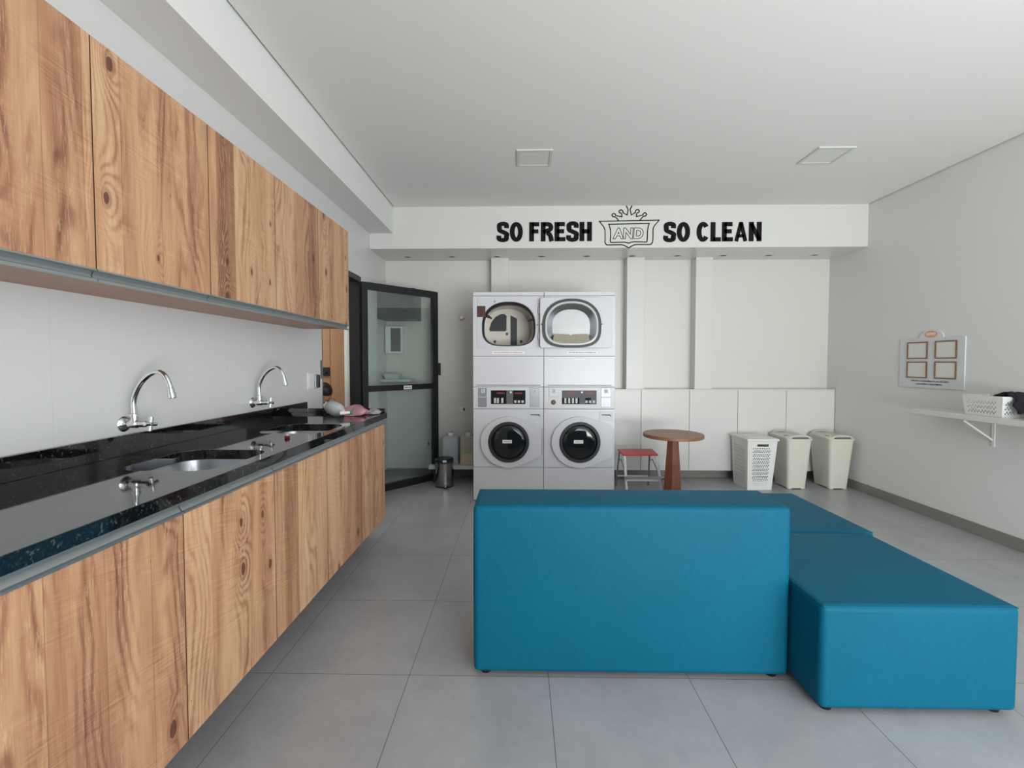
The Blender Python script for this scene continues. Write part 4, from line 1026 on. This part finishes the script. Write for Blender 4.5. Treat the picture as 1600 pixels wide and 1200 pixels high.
o = drape('dark_cloth', 'navy_cloth', [(3.470, 3.26, 1.095), (3.470, 3.20, 1.128), (3.470, 3.150, 1.138), (3.475, 3.118, 1.105), (3.478, 3.108, 1.045), (3.480, 3.106, 0.998)], 0.155, (1, 0.0, -0.05), 0.020, 4, 'dark navy cloth draped over the rim of the white basket', 'cloth')
origin_to(o, (3.47, 3.15, 1.08))
onlyfold('blue_cloth', 'cyan_cloth', (3.485, 3.035, 0.9655), (0.072, 0.055, 0.030), 8, 'light blue folded cloth on the shelf below the dark cloth', 'cloth')

t = thing('notice_board', 'frosted acrylic notice board with four blank copper frames on the right wall', 'notice board', (RX, 3.95, 1.35))
nb = [(3.650, 1.13), (4.262, 1.13), (4.262, 1.566), (4.075, 1.566)] + [(3.95+0.115*math.cos(math.radians(a)), 1.572+0.068*math.sin(math.radians(a))) for a in range(0, 181, 15)] + [(3.82, 1.566), (3.650, 1.566)]
MB().prism(nb, 'x', RX-0.010, RX-0.0003).build('panel', 'frost', t, bevel=0.001)
for ya, yb_ in ((3.975, 4.180), (3.712, 3.905)):
    for za, zb_ in ((1.215, 1.362), (1.386, 1.538)):
        f_ = MB().shape([(ya, za), (yb_, za), (yb_, zb_), (ya, zb_)], [[(ya+0.010, za+0.010), (yb_-0.010, za+0.010), (yb_-0.010, zb_-0.010), (ya+0.010, zb_-0.010)]], 'x', RX-0.017, RX-0.0102).build('frame', 'copper', t, bevel=0.0005)
        MB().box(RX-0.0125, RX-0.0104, ya+0.0102, yb_-0.0102, za+0.0102, zb_-0.0102).build('paper', 'paper', f_)
def onright(y, z): return lambda u, v, w_: Vector((RX-0.0103-w_, y-u, z+v))
text('notice_text', 'SUPORTE E ATENDIMENTO AO USUARIO', 'ink_grey', t, 0.36, 0.014, onright(4.135, 1.182), bold=0.01, extrude=0.0005)
text('notice_text', 'LAVANDERIA CONDOMINIO', 'ink_grey', t, 0.25, 0.014, onright(4.085, 1.156), bold=0.01, extrude=0.0005)
MB().prism([(3.95+0.062*math.cos(math.radians(a)), 1.600+0.030*math.sin(math.radians(a))) for a in range(0, 360, 20)], 'x', RX-0.0113, RX-0.0102).build('logo_patch', 'orange', t)
text('logo_text', 'omo', 'socket', t, 0.09, 0.026, lambda u, v, w_: Vector((RX-0.0114-w_, 3.995-u, 1.588+v)), bold=0.03, extrude=0.0006)

# ================================================================== BACK LEFT CORNER
t = thing('low_bench', 'low white slab bench behind the washing machines carrying the plastic cans', 'bench', (-0.68, 5.08, 0))
MB().box(-1.02, -0.452, 4.93, BY-0.013, 0.158, 0.200).build('board', 'gloss_white', t, bevel=0.003)
for xa in (-0.99, -0.50): MB().box(xa, xa+0.04, 4.99, BY-0.02, 0.0, 0.1578).build('leg', 'dark_grey', t, bevel=0.002)
def can(cx_, label, mat, fill):
    t = thing('jerrycan', label, 'jerrycan', (cx_, 5.09, 0.2), 'plastic jerrycans')
    z0, hx, hy = 0.2005, 0.088, 0.095
    def ring(s, z, ox_=0): return [(p[0]+ox_, p[1], z) for p in rrect(cx_-hx*s, cx_+hx*s, 5.06-hy*s, 5.06+hy*s, 0.025*s, 5)]
    MB().loft([ring(0.94, z0), ring(1, z0+0.012), ring(1, z0+0.285), ring(0.93, z0+0.310), ring(0.72, z0+0.322)]).build('body', mat, t)
    MB().lathe([(0, 0.0), (0.026, 0.0), (0.026, 0.008), (0.029, 0.009), (0.029, 0.030), (0.025, 0.033), (0, 0.033)], 24, (cx_+0.0, 5.025, z0+0.3222), caps=False).build('cap', 'socket', t)['label'] = 'white screw cap'
    MB().tube(spline([(cx_-0.0, 5.075, z0+0.315), (cx_, 5.085, z0+0.350), (cx_, 5.12, z0+0.352), (cx_, 5.135, z0+0.315)], 5), 0.010, 10).build('handle', mat, t)
    if fill:
        MB().loft([[(p[0], p[1], z) for p in rrect(cx_-hx-0.0012, cx_+hx+0.0012, 5.06-hy-0.0012, 5.06+hy+0.0012, 0.026, 5)] for z in (z0+0.006, z0+0.125)]).build('contents', 'liquid', t)['label'] = 'pale tan liquid showing in the lower part'
    return t
can(-0.785, 'translucent bluish plastic jerrycan on the bench beside the glass door', 'milky_blue', False)
can(-0.585, 'yellowish plastic jerrycan half full of pale liquid, beside the washing machine', 'milky_yellow', True)

t = thing('pedal_bin', 'small steel pedal bin with dark lid standing beside the glass door', 'bin', (-0.828, 4.80, 0))
BXc, BYc = -0.826, 4.83

M['steel_bin'] = plain('polished_bin_steel', (0.42, 0.41, 0.40), 0.12, 1.0)
MB().lathe([(0, 0.012), (0.094, 0.012), (0.099, 0.016), (0.099, 0.262), (0.095, 0.264), (0, 0.264)], 40, (BXc, BYc, 0), caps=False).build('body', 'steel_bin', t)
MB().lathe([(0, 0.2642), (0.0985, 0.2642), (0.0985, 0.278), (0, 0.278)], 40, (BXc, BYc, 0), caps=False).build('liner_edge', 'blue_band', t)['label'] = 'blue band under the lid'
MB().lathe([(0, 0.2783), (0.101, 0.2783), (0.102, 0.300), (0.090, 0.312), (0, 0.318)], 40, (BXc, BYc, 0), caps=False).build('lid', 'dark_metal', t)['label'] = 'dark domed lid'
MB().lathe([(0, 0.0), (0.100, 0.0), (0.101, 0.0118), (0, 0.0118)], 40, (BXc, BYc, 0), caps=False).build('base', 'black_plastic', t)['label'] = 'black base ring'
MB().box(BXc+0.012, BXc+0.056, BYc-0.150, BYc-0.098, 0.014, 0.026).build('pedal', 'black_plastic', t, bevel=0.004)['label'] = 'black foot pedal'
MB().box(BXc+0.001, BXc+0.041, BYc-0.1045, BYc-0.1015, 0.283, 0.305).build('sticker', 'socket', t)['label'] = 'white square sticker on the lid'

t = thing('shutoff_valve', 'small round chrome valve on the back wall beside the dryer', 'valve', (-0.68, BY, 1.879))
MB().lathe([(0, -0.0005), (0.030, -0.0005), (0.030, -0.004), (0.014, -0.012), (0.012, -0.035), (0.022, -0.036), (0.024, -0.052), (0.018, -0.058), (0, -0.058)], 24, (-0.68, BY, 1.879), 'y', caps=False).build('rosette', 'chrome', t)
MB().tube([(-0.71, BY-0.05, 1.885), (-0.65, BY-0.05, 1.873)], 0.006, 10).build('handle', 'chrome', t)
def outlet(x_, z_, label):
    t = thing('power_outlet', label, 'power outlet', (x_, BY, z_), 'wall outlets')
    MB().box(x_-0.04, x_+0.04, BY-0.009, BY-0.0003, z_-0.03, z_+0.03).build('plate', 'socket', t, bevel=0.003)
    MB().box(x_+0.006, x_+0.026, BY-0.0105, BY-0.0092, z_-0.018, z_+0.018).build('socket_insert', 'socket_hole', t, bevel=0.001)
outlet(-0.676, 0.80, 'white outlet plate on the back wall above the plastic cans')
outlet(-1.10, 0.39, 'white outlet plate low on the back wall, seen through the glass door')
# things behind the glass door
t = thing('wall_cabinet', 'dark grey wall cabinet in the corner seen through the glass door', 'cabinet', (-1.37, 5.1, 1.85))
MB().box(LX+0.001, -1.165, 4.935, BY-0.001, 1.842, 2.18).build('body', 'dark_grey', t, bevel=0.002)
MB().box(LX+0.002, -1.30, 4.918, 4.934, 1.846, 2.178).build('door', 'dark_grey', t, bevel=0.002)
MB().box(-1.297, -1.166, 4.918, 4.934, 1.846, 2.178).build('door', 'dark_grey', t, bevel=0.002)
t = thing('meter_box', 'shallow white framed box on the corner wall seen through the glass door', 'box', (-1.46, 5.2, 1.45))
MB().box(-1.565, -1.36, 5.16, BY-0.001, 1.46, 1.78).build('frame', 'panel_frame_white', t, bevel=0.004)
MB().box(-1.50, -1.385, 5.156, 5.1598, 1.485, 1.755).build('window', 'panel_grey', t, bevel=0.001)
t = thing('wash_basin', 'white basin on a ledge seen through the glass door', 'basin', (-1.42, 5.05, 1.1))
MB().box(LX+0.001, -1.24, 4.98, BY-0.001, 1.135, 1.165).build('ledge', 'gloss_white', t, bevel=0.003)
MB().loft([[(p[0], p[1], z) for p in rrect(-1.46-hx, -1.46+hx, 5.10-hy, 5.10+hy, 0.03, 5)] for z, hx, hy in ((1.1655, 0.075, 0.07), (1.225, 0.10, 0.095), (1.225, 0.092, 0.087), (1.18, 0.07, 0.065))]).build('bowl', 'enamel', t)

# ================================================================== PERSON glimpsed in the corridor
def person():
    hx, hy = -1.850, 4.14
    t = thing('person', 'seated person with short dark hair and patterned shirt beyond the doorway', 'person', (hx-0.05, hy, 0))
    def skin(name, verts, edges, rads, mat, par, root=0):
        me = bpy.data.meshes.new(name); me.from_pydata(verts, edges, []); o = bpy.data.objects.new(name, me); COL.objects.link(o)
        o.modifiers.new('skin', 'SKIN'); sv = me.skin_vertices[0].data
        for v, r in zip(sv, rads): v.radius = (r, r) if not isinstance(r, tuple) else r
        sv[root].use_root = True; s_ = o.modifiers.new('sub', 'SUBSURF'); s_.levels = 2; s_.render_levels = 2
        me.materials.append(M[mat])
        dg = bpy.context.evaluated_depsgraph_get(); dg.update()
        m2 = bpy.data.meshes.new_from_object(o.evaluated_get(dg)); bpy.data.objects.remove(o); m2.name = name
        for p in m2.polygons: p.use_smooth = True
        o = bpy.data.objects.new(name, m2); COL.objects.link(o); adopt(o, par); return o
    bx = hx-0.06
    V = [(bx, hy+0.02, 0.50), (bx, hy+0.01, 0.68), (bx+0.03, hy, 0.92), (hx-0.01, hy-0.005, 0.985), (hx, hy-0.02, 1.00), (hx, hy-0.025, 1.045), (hx, hy-0.03, 1.10),
         (hx-0.20, hy, 0.94), (hx-0.27, hy-0.02, 0.74), (hx-0.22, hy-0.2, 0.60), (hx-0.18, hy-0.28, 0.57),
         (hx+0.050, hy, 0.975), (hx+0.10, hy-0.05, 0.75), (hx+0.09, hy-0.22, 0.60), (hx+0.05, hy-0.30, 0.57),
         (bx-0.09, hy-0.02, 0.47), (bx-0.11, hy-0.40, 0.50), (bx-0.11, hy-0.42, 0.09), (bx-0.11, hy-0.53, 0.045),
         (bx+0.09, hy-0.02, 0.47), (bx+0.11, hy-0.40, 0.50), (bx+0.11, hy-0.42, 0.09), (bx+0.11, hy-0.53, 0.045)]
    E_ = [(0,1),(1,2),(2,3),(3,4),(4,5),(5,6),(3,7),(7,8),(8,9),(9,10),(3,11),(11,12),(12,13),(13,14),(0,15),(15,16),(16,17),(17,18),(0,19),(19,20),(20,21),(21,22)]
    R_ = [0.14, (0.135, 0.10), (0.15, 0.11), (0.07, 0.07), 0.05, 0.052, (0.075, 0.09), 0.055, 0.045, 0.036, 0.03, 0.055, 0.045, 0.036, 0.03, 0.09, 0.065, 0.042, 0.035, 0.09, 0.065, 0.042, 0.035]
    R_ = [r if isinstance(r, tuple) else (r, r) for r in R_]
    b_ = skin('body', V, E_, R_, 'skin', t)
    # shirt and trousers as shells over the same skeleton
    sv = [V[0], V[1], V[2], V[3], V[7], V[8], V[11], V[12]]
    skin('shirt', sv, [(0,1),(1,2),(2,3),(3,4),(4,5),(3,6),(6,7)], [(0.152, 0.14), (0.150, 0.118), (0.163, 0.125), (0.082, 0.082), (0.068, 0.068), (0.056, 0.056), (0.068, 0.068), (0.056, 0.056)], 'shirt', t)
    tv = [V[0], V[15], V[16], V[17], V[19], V[20], V[21]]
    skin('trousers', tv, [(0,1),(1,2),(2,3),(0,4),(4,5),(5,6)], [(0.150, 0.145), (0.102, 0.102), (0.076, 0.076), (0.054, 0.054), (0.102, 0.102), (0.076, 0.076), (0.054, 0.054)], 'trouser', t)
    for sgn, hand in ((-1, V[10]), (1, V[14])):
        for k in range(5):
            a = Vector(hand); off = Vector((sgn*(-0.024+0.012*k), -0.02 if k else 0.0, 0.0)); ln = (0.035, 0.06, 0.068, 0.062, 0.048)[k]
            d_ = Vector((sgn*(-0.6 if k == 0 else 0.05*(k-2)), -1, -0.25)).normalized()
            MB().tube([a+off, a+off+d_*ln*0.5, a+off+d_*ln*0.5+Vector((0, -0.5, -0.6)).normalized()*ln*0.5], [0.009, 0.0085, 0.007], 8).build('finger', 'skin', b_)
    # head turned to the side, away from the room
    HZ_ = 0.960
    def hp_(f, r_, z): return (hx - f, hy - 0.015 + r_, z)
    hd = blob('head', 'skin', b_, (hx, hy-0.015, HZ_), (0.086, 0.068, 0.100), 1, 0.03, flat=0.95)
    MB().tube([hp_(0.082, 0, 1.068), hp_(0.104, 0, 1.042), hp_(0.080, 0, 1.034)], [0.008, 0.012, 0.008], 8).build('nose', 'skin', b_)
    for s_ in (-1, 1):
        MB().lathe([(0, -0.006), (0.009, -0.003), (0.009, 0.003), (0, 0.006)], 12, hp_(0.079, s_*0.027, 1.068), 'x', caps=False).build('eye', 'socket', b_)
        MB().tube([hp_(-0.004, s_*0.066, 1.078), hp_(-0.010, s_*0.077, 1.058), hp_(-0.002, s_*0.066, 1.034)], [0.008, 0.012, 0.007], 8).build('ear', 'skin', b_)
    MB().tube([hp_(0.076, -0.021, 1.006), hp_(0.083, 0, 1.004), hp_(0.076, 0.021, 1.006)], [0.003, 0.005, 0.003], 8).build('mouth', 'red_led', b_)
    blob('hair', 'hair', t, (hx+0.020, hy-0.015, 1.040), (0.078, 0.076, 0.080), 2, 0.05, flat=0.62)
    st = thing('bench_seat', 'plain dark seat under the person in the corridor', 'seat', (bx, hy, 0))
    MB().box(bx-0.2, bx+0.2, hy-0.20, hy+0.2, 0.345, 0.375).build('seat', 'dark_grey', st, bevel=0.006)
    for sx in (-0.17, 0.17):
        for sy in (-0.17, 0.17): MB().box(bx+sx-0.015, bx+sx+0.015, hy+sy-0.015, hy+sy+0.015, 0, 0.3448).build('leg', 'dark_metal', st)
person()
